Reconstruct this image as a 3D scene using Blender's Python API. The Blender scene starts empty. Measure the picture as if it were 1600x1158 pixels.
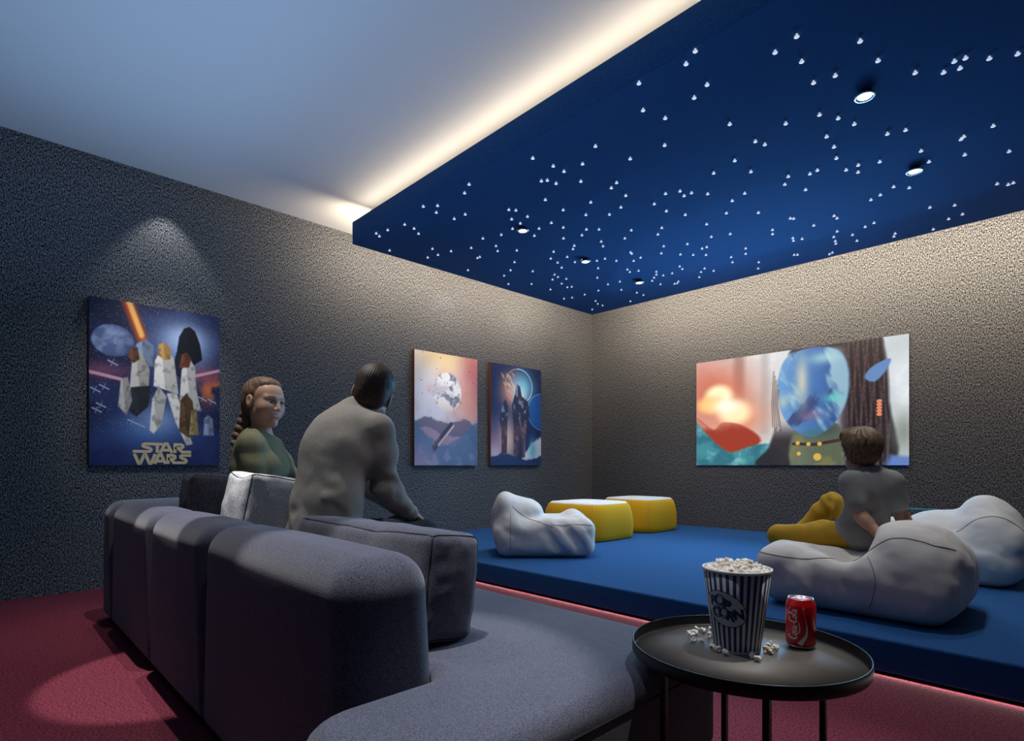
import bpy, bmesh, math, random
import numpy as np
from mathutils import Vector, Matrix, noise as mnoise
from mathutils.bvhtree import BVHTree

random.seed(7)
rng = np.random.default_rng(11)
scene = bpy.context.scene
COL = scene.collection
PI = math.pi

# ------------------------------------------------------------------ helpers
def lin(c):
    c = c / 255.0
    return c / 12.92 if c <= 0.04045 else ((c + 0.055) / 1.055) ** 2.4

def rgb(r, g, b):
    return (lin(r), lin(g), lin(b))

def V(*a):
    return np.array(a, dtype=float)

def nrm(v):
    v = np.asarray(v, float)
    return v / max(1e-9, np.linalg.norm(v))

def world_loc(o):
    p = Vector((0, 0, 0))
    while o is not None:
        p = p + o.location
        o = o.parent
    return p

def tag(o, label=None, cat=None, group=None, kind=None):
    if label: o['label'] = label
    if cat: o['category'] = cat
    if group: o['group'] = group
    if kind: o['kind'] = kind
    return o

def thing(name, loc, label, cat, group=None):
    o = bpy.data.objects.new(name, None)
    o.empty_display_size = 0.1
    COL.objects.link(o)
    o.location = loc
    return tag(o, label, cat, group)

def smooth(me, on=True):
    me.polygons.foreach_set('use_smooth', [on] * len(me.polygons))
    me.update()

def add(name, verts, faces, mat, parent=None, smo=True, loc=None, mats=None, midx=None, col=None):
    """ONE mesh object from world-space vertices"""
    verts = np.asarray(verts, float)
    base = np.zeros(3)
    if parent is not None:
        base = np.array(world_loc(parent))
    elif loc is not None:
        base = np.array(loc, float)
    me = bpy.data.meshes.new(name)
    fl = faces.tolist() if isinstance(faces, np.ndarray) else faces
    me.from_pydata((verts - base).tolist(), [], fl)
    for m in (mats or [mat]):
        me.materials.append(m)
    if midx is not None:
        me.polygons.foreach_set('material_index', np.asarray(midx, np.int32))
    if col is not None:
        a = me.color_attributes.new('Col', 'FLOAT_COLOR', 'POINT')
        c4 = np.ones((len(verts), 4), np.float32)
        c4[:, :3] = col
        a.data.foreach_set('color', c4.ravel())
    if smo:
        smooth(me)
    me.update()
    o = bpy.data.objects.new(name, me)
    COL.objects.link(o)
    if parent is not None:
        o.parent = parent
    elif loc is not None:
        o.location = loc
    return o

class MB:
    """collects shapes of one part"""
    def __init__(s):
        s.v = []; s.f = []
    def put(s, v, f):
        b = len(s.v)
        s.v += [tuple(float(c) for c in p) for p in v]
        s.f += [tuple(int(i) + b for i in q) for q in f]
        return s
    def box(s, lo, hi):
        x0, y0, z0 = lo; x1, y1, z1 = hi
        return s.put([(x0,y0,z0),(x1,y0,z0),(x1,y1,z0),(x0,y1,z0),(x0,y0,z1),(x1,y0,z1),(x1,y1,z1),(x0,y1,z1)],
              [(0,3,2,1),(4,5,6,7),(0,1,5,4),(1,2,6,5),(2,3,7,6),(3,0,4,7)])
    def tube(s, pts, r, n=10, closed=False, caps=True):
        pts = [np.asarray(p, float) for p in pts]
        N = len(pts)
        rr = r if hasattr(r, '__len__') else [r] * N
        t = []
        for i in range(N):
            if closed: d = pts[(i+1) % N] - pts[i-1]
            else: d = pts[min(i+1, N-1)] - pts[max(i-1, 0)]
            t.append(nrm(d))
        up = V(0, 0, 1) if abs(t[0][2]) < 0.9 else V(1, 0, 0)
        a = nrm(np.cross(t[0], up))
        vs = []; fs = []
        for i in range(N):
            a = nrm(a - t[i] * np.dot(a, t[i])); b = np.cross(t[i], a)
            for k in range(n):
                w = 2 * PI * k / n
                vs.append(pts[i] + rr[i] * (math.cos(w) * a + math.sin(w) * b))
        M = N if closed else N - 1
        for i in range(M):
            j = (i + 1) % N
            for k in range(n):
                k2 = (k + 1) % n
                fs.append((i*n+k, i*n+k2, j*n+k2, j*n+k))
        if caps and not closed:
            fs.append(tuple(range(n-1, -1, -1)))
            fs.append(tuple((N-1)*n + k for k in range(n)))
        return s.put(vs, fs)
    def lathe(s, prof, c, n=48, closed=False):
        cx, cy, cz = c
        vs = []; fs = []
        for (r, z) in prof:
            for k in range(n):
                w = 2 * PI * k / n
                vs.append((cx + r * math.cos(w), cy + r * math.sin(w), cz + z))
        P = len(prof)
        for i in range(P - 1 if not closed else P):
            j = (i + 1) % P
            for k in range(n):
                k2 = (k + 1) % n
                fs.append((i*n+k, i*n+k2, j*n+k2, j*n+k))
        if not closed:
            if prof[0][0] > 1e-6: fs.append(tuple(range(n-1, -1, -1)))
            if prof[-1][0] > 1e-6: fs.append(tuple((P-1)*n + k for k in range(n)))
        return s.put(vs, fs)
    def build(s, name, mat, parent=None, smo=False, loc=None):
        return add(name, s.v, s.f, mat, parent, smo, loc)

def bevel(o, w, seg=3):
    m = o.modifiers.new('bevel', 'BEVEL'); m.width = w; m.segments = seg
    m.limit_method = 'ANGLE'; m.angle_limit = math.radians(40)
    smooth(o.data)
    return o

# ------------------------------------------------------------------ materials
def new_mat(name):
    m = bpy.data.materials.new(name); m.use_nodes = True
    nt = m.node_tree
    b = nt.nodes['Principled BSDF']
    return m, nt, b

def plain(name, col, rough=0.6, metal=0.0, spec=0.5, emit=None, es=0.0):
    m, nt, b = new_mat(name)
    b.inputs['Base Color'].default_value = (*col, 1)
    b.inputs['Roughness'].default_value = rough
    b.inputs['Metallic'].default_value = metal
    b.inputs['Specular IOR Level'].default_value = spec
    if emit:
        b.inputs['Emission Color'].default_value = (*emit, 1)
        b.inputs['Emission Strength'].default_value = es
    return m

def fabric(name, dark, light, scale=(300, 300, 300), lo=0.35, hi=0.65, rough=0.95, bump=0.15, sheen=0.0, detail=2.0, spec=0.15, weave=None, big=0.0):
    m, nt, b = new_mat(name)
    N, L = nt.nodes, nt.links
    tc = N.new('ShaderNodeTexCoord'); mp = N.new('ShaderNodeMapping')
    mp.inputs['Scale'].default_value = scale
    L.new(tc.outputs['Object'], mp.inputs['Vector'])
    nz = N.new('ShaderNodeTexNoise'); nz.inputs['Scale'].default_value = 1.0
    nz.inputs['Detail'].default_value = detail; nz.inputs['Roughness'].default_value = 0.6
    L.new(mp.outputs['Vector'], nz.inputs['Vector'])
    fac = nz.outputs['Fac']
    if weave:
        mp2 = N.new('ShaderNodeMapping'); mp2.inputs['Scale'].default_value = weave
        L.new(tc.outputs['Object'], mp2.inputs['Vector'])
        n2 = N.new('ShaderNodeTexNoise'); n2.inputs['Scale'].default_value = 1.0; n2.inputs['Detail'].default_value = 1.0
        L.new(mp2.outputs['Vector'], n2.inputs['Vector'])
        mx = N.new('ShaderNodeMath'); mx.operation = 'ADD'
        L.new(fac, mx.inputs[0]); L.new(n2.outputs['Fac'], mx.inputs[1])
        hf = N.new('ShaderNodeMath'); hf.operation = 'MULTIPLY'; hf.inputs[1].default_value = 0.5
        L.new(mx.outputs[0], hf.inputs[0]); fac = hf.outputs[0]
    rp = N.new('ShaderNodeValToRGB')
    rp.color_ramp.elements[0].position = lo; rp.color_ramp.elements[0].color = (*dark, 1)
    rp.color_ramp.elements[1].position = hi; rp.color_ramp.elements[1].color = (*light, 1)
    L.new(fac, rp.inputs['Fac'])
    out = rp.outputs['Color']
    if big:
        n3 = N.new('ShaderNodeTexNoise'); n3.inputs['Scale'].default_value = 5.0; n3.inputs['Detail'].default_value = 3.0
        L.new(tc.outputs['Object'], n3.inputs['Vector'])
        mr = N.new('ShaderNodeMapRange'); mr.inputs['To Min'].default_value = 1 - big; mr.inputs['To Max'].default_value = 1 + big
        L.new(n3.outputs['Fac'], mr.inputs['Value'])
        mm = N.new('ShaderNodeMix'); mm.data_type = 'RGBA'; mm.blend_type = 'MULTIPLY'; mm.inputs['Factor'].default_value = 1.0
        L.new(out, mm.inputs['A']); L.new(mr.outputs['Result'], mm.inputs['B']); out = mm.outputs['Result']
    L.new(out, b.inputs['Base Color'])
    b.inputs['Roughness'].default_value = rough
    b.inputs['Specular IOR Level'].default_value = spec
    if sheen:
        b.inputs['Sheen Weight'].default_value = sheen
        b.inputs['Sheen Roughness'].default_value = 0.5
    if bump:
        bp = N.new('ShaderNodeBump'); bp.inputs['Strength'].default_value = bump; bp.inputs['Distance'].default_value = 0.004
        L.new(fac, bp.inputs['Height']); L.new(bp.outputs['Normal'], b.inputs['Normal'])
    return m

def painted(name, rough=0.45, emit=0.0, spec=0.4, bumpy=None):
    """takes its colours from the mesh's own colour attribute"""
    m, nt, b = new_mat(name)
    a = nt.nodes.new('ShaderNodeVertexColor'); a.layer_name = 'Col'
    if emit:
        nt.links.new(a.outputs['Color'], b.inputs['Emission Color'])
        b.inputs['Emission Strength'].default_value = emit
        b.inputs['Base Color'].default_value = (0.01, 0.01, 0.01, 1)
    else:
        nt.links.new(a.outputs['Color'], b.inputs['Base Color'])
    b.inputs['Roughness'].default_value = rough
    b.inputs['Specular IOR Level'].default_value = spec
    return m

# ------------------------------------------------------------------ implicit surfaces
class Prim:
    def __init__(s, fn, lo, hi, k=0.02, op='u'):
        s.fn, s.lo, s.hi, s.k, s.op = fn, np.asarray(lo, float), np.asarray(hi, float), k, op

def rc(a, b, ra, rb, k=0.02, op='u'):
    a = np.asarray(a, float); b = np.asarray(b, float)
    ba = b - a; l2 = max(1e-9, float(ba @ ba))
    def fn(x, y, z):
        h = ((x-a[0])*ba[0] + (y-a[1])*ba[1] + (z-a[2])*ba[2]) / l2
        h = np.clip(h, 0, 1)
        return np.sqrt((x-a[0]-h*ba[0])**2 + (y-a[1]-h*ba[1])**2 + (z-a[2]-h*ba[2])**2) - (ra + (rb-ra)*h)
    r = max(ra, rb)
    return Prim(fn, np.minimum(a, b) - r, np.maximum(a, b) + r, k, op)

def ell(c, r, R=None, k=0.02, op='u'):
    c = np.asarray(c, float); r = np.asarray(r, float)
    R = np.eye(3) if R is None else np.asarray(R, float)      # rows = local axes
    def fn(x, y, z):
        dx, dy, dz = x-c[0], y-c[1], z-c[2]
        q = [R[i][0]*dx + R[i][1]*dy + R[i][2]*dz for i in range(3)]
        k0 = np.sqrt(sum((q[i]/r[i])**2 for i in range(3)))
        k1 = np.sqrt(sum((q[i]/r[i]**2)**2 for i in range(3)))
        return k0 * (k0 - 1) / np.maximum(k1, 1e-6)
    e = np.sqrt(((R * r[:, None])**2).sum(0))
    return Prim(fn, c - e, c + e, k, op)

def rbox(c, h, rad, R=None, k=0.02, op='u'):
    c = np.asarray(c, float); h = np.asarray(h, float)
    R = np.eye(3) if R is None else np.asarray(R, float)
    def fn(x, y, z):
        dx, dy, dz = x-c[0], y-c[1], z-c[2]
        q = [np.abs(R[i][0]*dx + R[i][1]*dy + R[i][2]*dz) - (h[i]-rad) for i in range(3)]
        out = np.sqrt(sum(np.maximum(a, 0)**2 for a in q))
        return out + np.minimum(np.maximum(q[0], np.maximum(q[1], q[2])), 0) - rad
    e = (np.abs(R) * h[:, None]).sum(0)
    return Prim(fn, c - e, c + e, k, op)

def axis(lo, hi, h, fine=None):
    out = []
    x = lo
    while x < hi:
        out.append(x)
        x += fine[2] if (fine and fine[0] <= x < fine[1]) else h
    out.append(x)
    return np.array(out, np.float32)

def sdf_mesh(prims, h, fine=None, inflate=0.0, zmin=None, pad=0.03):
    """fine = (lo3, hi3, step) : denser grid around that box"""
    lo = np.min([p.lo for p in prims if p.op == 'u'], 0) - pad - inflate
    hi = np.max([p.hi for p in prims if p.op == 'u'], 0) + pad + inflate
    ax = [axis(lo[i], hi[i], h, (fine[0][i], fine[1][i], fine[2]) if fine else None) for i in range(3)]
    F = np.full([len(a) for a in ax], 1.0, np.float32)
    for p in prims:
        m = p.k + 0.03 + inflate
        sl = []
        for i in range(3):
            i0 = max(0, int(np.searchsorted(ax[i], p.lo[i] - m)) - 1)
            i1 = min(len(ax[i]), int(np.searchsorted(ax[i], p.hi[i] + m)) + 1)
            sl.append(slice(i0, i1))
        if any(s.stop <= s.start for s in sl): continue
        X = ax[0][sl[0]][:, None, None]; Y = ax[1][sl[1]][None, :, None]; Z = ax[2][sl[2]][None, None, :]
        d = p.fn(X, Y, Z).astype(np.float32)
        if p.op == 'u':
            d = d - inflate
        a = F[tuple(sl)]
        k = max(p.k, 1e-4)
        if p.op == 'u':
            t = np.clip(0.5 + 0.5 * (d - a) / k, 0, 1)
            F[tuple(sl)] = d + (a - d) * t - k * t * (1 - t)
        elif p.op == 's':
            nd = -d
            t = np.clip(0.5 - 0.5 * (nd - a) / k, 0, 1)
            F[tuple(sl)] = nd + (a - nd) * t + k * t * (1 - t)
        elif p.op == 'i':
            F[tuple(sl)] = np.maximum(a, d)
    if zmin is not None:
        F = np.maximum(F, (zmin - ax[2])[None, None, :])
    return surface_nets(F, ax)

def surface_nets(F, ax):
    F = F.copy()
    for s in ((0, slice(None), slice(None)), (-1, slice(None), slice(None)), (slice(None), 0, slice(None)),
              (slice(None), -1, slice(None)), (slice(None), slice(None), 0), (slice(None), slice(None), -1)):
        F[s] = np.maximum(F[s], 1e-4)
    S = F < 0
    n = np.array(F.shape)
    cnt = np.zeros(n - 1, np.int8)
    offs = [(i, j, k) for i in (0, 1) for j in (0, 1) for k in (0, 1)]
    for o in offs:
        cnt += S[o[0]:n[0]-1+o[0], o[1]:n[1]-1+o[1], o[2]:n[2]-1+o[2]]
    mask = (cnt > 0) & (cnt < 8)
    I, J, K = np.nonzero(mask)
    idx = np.full(mask.shape, -1, np.int64); idx[I, J, K] = np.arange(len(I))
    acc = np.zeros((len(I), 3)); num = np.zeros(len(I))
    for a in offs:
        for d in range(3):
            if a[d] == 1: continue
            b = list(a); b[d] = 1
            ia = (I+a[0], J+a[1], K+a[2]); ib = (I+b[0], J+b[1], K+b[2])
            fa = F[ia]; fb = F[ib]
            m = (fa < 0) != (fb < 0)
            t = np.where(m, fa / np.where(m, fa - fb, 1), 0)
            for c in range(3):
                pa = ax[c][ia[c]]; pb = ax[c][ib[c]]
                acc[:, c] += np.where(m, pa + (pb - pa) * t, 0)
            num += m
    verts = acc / num[:, None]
    quads = []
    for d in range(3):
        e1, e2 = [(1, 2), (2, 0), (0, 1)][d]
        A = [slice(None)] * 3; B = [slice(None)] * 3
        A[d] = slice(0, -1); B[d] = slice(1, None)
        ch = S[tuple(A)] != S[tuple(B)]
        g = list(np.nonzero(ch))
        ok = (g[e1] > 0) & (g[e2] > 0) & (g[e1] < n[e1]-1) & (g[e2] < n[e2]-1)
        g = [q[ok] for q in g]
        ins = S[g[0], g[1], g[2]]
        def cell(u, v):
            q = [g[0].copy(), g[1].copy(), g[2].copy()]
            q[e1] = q[e1] - u; q[e2] = q[e2] - v
            return idx[q[0], q[1], q[2]]
        Q = np.stack([cell(1, 1), cell(0, 1), cell(0, 0), cell(1, 0)], 1)
        Q[~ins] = Q[~ins][:, ::-1]
        quads.append(Q)
    return verts, np.concatenate(quads)

def vnormals(v, f):
    n = np.zeros_like(v)
    a = v[f[:, 0]]; b = v[f[:, 1]]; c = v[f[:, 2]]; d = v[f[:, 3]]
    fn = np.cross(c - a, d - b)
    for i in range(4):
        np.add.at(n, f[:, i], fn)
    return n / np.maximum(1e-12, np.linalg.norm(n, axis=1))[:, None]

def relax(v, f, it=2, w=0.5):
    for _ in range(it):
        s = np.zeros_like(v); c = np.zeros(len(v))
        for i in range(4):
            j = (i + 1) % 4
            np.add.at(s, f[:, i], v[f[:, j]]); np.add.at(c, f[:, i], 1)
            np.add.at(s, f[:, j], v[f[:, i]]); np.add.at(c, f[:, j], 1)
        v = v + w * (s / c[:, None] - v)
    return v

def fbm(v, scale, seed=0.0, octv=3):
    out = np.empty(len(v))
    for i, p in enumerate(v):
        out[i] = mnoise.fractal((p[0]*scale[0]+seed, p[1]*scale[1]+seed*1.7, p[2]*scale[2]-seed), 0.9, 2.0, octv)
    return out

# ------------------------------------------------------------------ 2-D painting on grids
def grid_noise(u, v, fx, fy, seed=0, octv=4):
    r = np.random.default_rng(seed)
    out = np.zeros_like(u); amp = 1.0; tot = 0
    for o in range(octv):
        nx, ny = int(fx * 2**o) + 2, int(fy * 2**o) + 2
        T = r.random((nx + 1, ny + 1))
        X = u * fx * 2**o; Y = v * fy * 2**o
        X = np.clip(X, 0, nx - 1e-3); Y = np.clip(Y, 0, ny - 1e-3)
        i = X.astype(int); j = Y.astype(int); a = X - i; b = Y - j
        a = a*a*(3-2*a); b = b*b*(3-2*b)
        out += amp * (T[i, j]*(1-a)*(1-b) + T[i+1, j]*a*(1-b) + T[i, j+1]*(1-a)*b + T[i+1, j+1]*a*b)
        tot += amp; amp *= 0.5
    return out / tot

def sst(a, b, x):
    t = np.clip((x - a) / (b - a), 0, 1)
    return t * t * (3 - 2 * t)

class Canvas:
    def __init__(s, w, h, base):
        s.u, s.v = np.meshgrid(np.linspace(0, 1, w), np.linspace(0, 1, h), indexing='ij')
        s.c = np.zeros((w, h, 3)); s.c[:] = np.array(base) / 255.0
        s.w, s.h = w, h
    def mix(s, mask, col):
        m = np.clip(mask, 0, 1)[..., None]
        s.c = s.c * (1 - m) + (np.array(col) / 255.0) * m
    def disc(s, cx, cy, rx, ry, soft=0.1):
        d = np.sqrt(((s.u-cx)/rx)**2 + ((s.v-cy)/ry)**2)
        return 1 - sst(1 - soft, 1 + soft, d)
    def glow(s, cx, cy, rx, ry, p=2):
        d2 = ((s.u-cx)/rx)**2 + ((s.v-cy)/ry)**2
        return np.exp(-d2 * p)
    def poly(s, pts, soft=0.004):
        m = np.full_like(s.u, 1e9)
        n = len(pts)
        inside = np.zeros(s.u.shape, bool)
        for i in range(n):
            (x0, y0), (x1, y1) = pts[i], pts[(i+1) % n]
            cond = ((y0 > s.v) != (y1 > s.v)) & (s.u < (x1-x0) * (s.v-y0) / ((y1-y0) if y1 != y0 else 1e-9) + x0)
            inside ^= cond
            dx, dy = x1-x0, y1-y0; l2 = dx*dx+dy*dy+1e-12
            t = np.clip(((s.u-x0)*dx + (s.v-y0)*dy) / l2, 0, 1)
            m = np.minimum(m, np.hypot(s.u-x0-t*dx, s.v-y0-t*dy))
        sd = np.where(inside, m, -m)
        return sst(-soft, soft, sd)
    def blob(s, pts, soft=0.006, n=5):
        P = [np.array(q, float) for q in pts]; N = len(P); out = []
        for i in range(N):
            a, b, c, d = P[i-1], P[i], P[(i+1) % N], P[(i+2) % N]
            for k in range(n):
                t = k/n
                out.append(tuple(0.5*((2*b) + (c-a)*t + (2*a-5*b+4*c-d)*t*t + (3*b-a-3*c+d)*t**3)))
        return s.poly(out, soft)
    def line(s, pts, w, soft=0.4):
        m = np.full_like(s.u, 1e9)
        for (x0, y0), (x1, y1) in zip(pts[:-1], pts[1:]):
            dx, dy = x1-x0, y1-y0; l2 = dx*dx+dy*dy+1e-12
            t = np.clip(((s.u-x0)*dx + (s.v-y0)*dy) / l2, 0, 1)
            m = np.minimum(m, np.hypot(s.u-x0-t*dx, s.v-y0-t*dy))
        return 1 - sst(w*(1-soft), w*(1+soft), m)
    def mesh(s, O, U, Vv):
        """points O + u U + v V"""
        O, U, Vv = (np.asarray(a, float) for a in (O, U, Vv))
        P = O + s.u[..., None] * U + s.v[..., None] * Vv
        w, h = s.w, s.h
        i = np.arange(w * h).reshape(w, h)
        q = np.stack([i[:-1, :-1], i[1:, :-1], i[1:, 1:], i[:-1, 1:]], -1).reshape(-1, 4)
        c = np.clip(s.c, 0, 1)
        cl = np.where(c <= 0.04045, c / 12.92, ((c + 0.055) / 1.055) ** 2.4)
        return P.reshape(-1, 3), q, cl.reshape(-1, 3)

def strokes(polys, w, O, U, Vv, caps=True):
    """flat thick polylines in the plane O + x U + y V; w = stroke width"""
    mb = MB()
    O, U, Vv = (np.asarray(a, float) for a in (O, U, Vv))
    nz_ = nrm(np.cross(U, Vv))
    for ip, pl in enumerate(polys):
        O = O + nz_ * 0.00025
        pl = [np.array(p, float) for p in pl]
        L = []; R = []
        n = len(pl)
        for i in range(n):
            d0 = pl[i] - pl[i-1] if i > 0 else pl[1] - pl[0]
            d1 = pl[i+1] - pl[i] if i < n-1 else pl[-1] - pl[-2]
            d0 = d0 / (np.linalg.norm(d0)+1e-9); d1 = d1 / (np.linalg.norm(d1)+1e-9)
            n0 = np.array([-d0[1], d0[0]]); n1 = np.array([-d1[1], d1[0]])
            m = n0 + n1; m = m / (np.linalg.norm(m)+1e-9)
            s = 1 / max(0.45, float(m @ n0))
            ww = w[i] if hasattr(w, '__len__') else w
            L.append(pl[i] + m * ww * 0.5 * s); R.append(pl[i] - m * ww * 0.5 * s)
        vs = [O + p[0]*U + p[1]*Vv for p in L] + [O + p[0]*U + p[1]*Vv for p in R]
        mb.put(vs, [(n+i, n+i+1, i+1, i) for i in range(n-1)])
    return mb

def glyph(ch, size, bold=0.0):
    """outline of one letter as (verts2d, faces), centred"""
    cu = bpy.data.curves.new('glyph', 'FONT')
    cu.body = ch; cu.size = size; cu.offset = bold; cu.resolution_u = 6
    o = bpy.data.objects.new('glyph', cu); COL.objects.link(o)
    me = bpy.data.meshes.new_from_object(o.evaluated_get(bpy.context.evaluated_depsgraph_get()))
    v = np.array([p.co[:2] for p in me.vertices]); f = [tuple(p.vertices) for p in me.polygons]
    bpy.data.objects.remove(o); bpy.data.curves.remove(cu); bpy.data.meshes.remove(me)
    v = v - (v.max(0) + v.min(0)) / 2
    return v, f

# ------------------------------------------------------------------ the room
XL, YS, HC, XR, YB = -4.875, 6.2, 3.04, 3.4, -3.0
WALL_D, WALL_L = (0.006, 0.007, 0.010), (0.250, 0.262, 0.290)
def wall_mat(name, sc):
    return fabric(name, WALL_D, WALL_L, scale=sc, lo=0.45, hi=0.61, bump=0.0, detail=1.5, weave=tuple(a*0.5 for a in sc))
m_wl = wall_mat('wall weave left', (320, 320, 125))
m_ws = wall_mat('wall weave front', (320, 320, 125))
m_ceil = plain('ceiling paint', rgb(205, 208, 212), 0.9, spec=0.1)
m_carpet = fabric('burgundy loop carpet', (0.036, 0.005, 0.011), (0.25, 0.045, 0.078), scale=(260, 260, 260), lo=0.34, hi=0.66, bump=0.5, detail=2.0, weave=(120, 120, 120))
m_blue = fabric('blue felt', (0.012, 0.060, 0.175), (0.022, 0.102, 0.285), scale=(170, 170, 170), lo=0.3, hi=0.7, bump=0.2, detail=2.0)
m_white_fab = fabric('white cover cloth', rgb(196, 192, 190), rgb(216, 212, 210), scale=(400, 400, 400), bump=0.05, spec=0.2)
m_sofa = fabric('charcoal navy sofa weave', (0.017, 0.019, 0.034), (0.110, 0.120, 0.182), scale=(460, 460, 460), lo=0.36, hi=0.64, bump=0.3, detail=1.0, weave=(270, 640, 270), sheen=0.25)
m_sofa_dk = fabric('dark charcoal cushion weave', (0.014, 0.014, 0.021), (0.060, 0.061, 0.082), scale=(260, 260, 260), bump=0.3, detail=1.0, weave=(330, 120, 120))
m_pillow_lt = fabric('pale grey cushion weave', (0.27, 0.28, 0.31), (0.55, 0.56, 0.59), scale=(240, 240, 240), bump=0.3, detail=1.0, weave=(120, 320, 120))
m_pipe_dk = plain('dark piping', (0.012, 0.012, 0.018), 0.9)
m_black = plain('black powder coat', (0.006, 0.006, 0.0065), 0.42, spec=0.4)
m_tray = plain('dark satin tray', (0.150, 0.130, 0.115), 0.58, spec=1.0)

def box_obj(name, lo, hi, m, parent=None, bev=0.0, kind=None, seg=3, loc=None):
    o = MB().box(lo, hi).build(name, m, parent, loc=loc)
    if bev: bevel(o, bev, seg)
    if kind: o['kind'] = kind
    return o

box_obj('floor', (XL-0.2, YB-0.2, -0.2), (XR+0.2, YS+0.2, 0), m_carpet, kind='structure')
box_obj('ceiling', (XL-0.2, YB-0.2, HC), (XR+0.2, YS+0.2, HC+0.2), m_ceil, kind='structure')
box_obj('wall_left', (XL-0.2, YB-0.2, 0), (XL, YS, HC), m_wl, kind='structure')
box_obj('wall_front', (XL-0.2, YS, 0), (XR+0.2, YS+0.2, HC), m_ws, kind='structure')
box_obj('wall_right', (XR, YB-0.2, 0), (XR+0.2, YS, HC), m_ws, kind='structure')
box_obj('wall_back', (XL, YB-0.2, 0), (XR, YB, HC), m_ws, kind='structure')

# platform in front of the screen
pf = thing('stage_platform', (-0.7, 4.45, 0), 'low deep-blue carpeted platform in front of the lit screen', 'platform')
box_obj('platform_base', (XL+0.02, 2.80, 0.0), (XR-0.02, YS-0.01, 0.016), m_black, pf)
box_obj('platform_deck', (XL+0.005, 2.72, 0.015), (XR-0.01, YS-0.005, 0.152), m_blue, pf, bev=0.012)

# suspended canopy
ZC = 2.689
CX0, CY0, CY1, ZT = -4.270, 2.268, 5.430, 2.872
cn = thing('ceiling_canopy', (-0.7, 4.0, ZC), 'large blue felt canopy of star lights hung under the pale ceiling', 'canopy')
box_obj('canopy_panel', (CX0, CY0, ZC), (2.9, CY1, ZT), m_blue, cn, bev=0.004, seg=2)
for x in (-3.7, -1.6, 0.5, 2.4):
    for y in (3.0, 5.0): box_obj('hanging_bracket', (x-0.02, y-0.02, ZT-0.001), (x+0.02, y+0.02, HC), m_black, cn)

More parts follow.
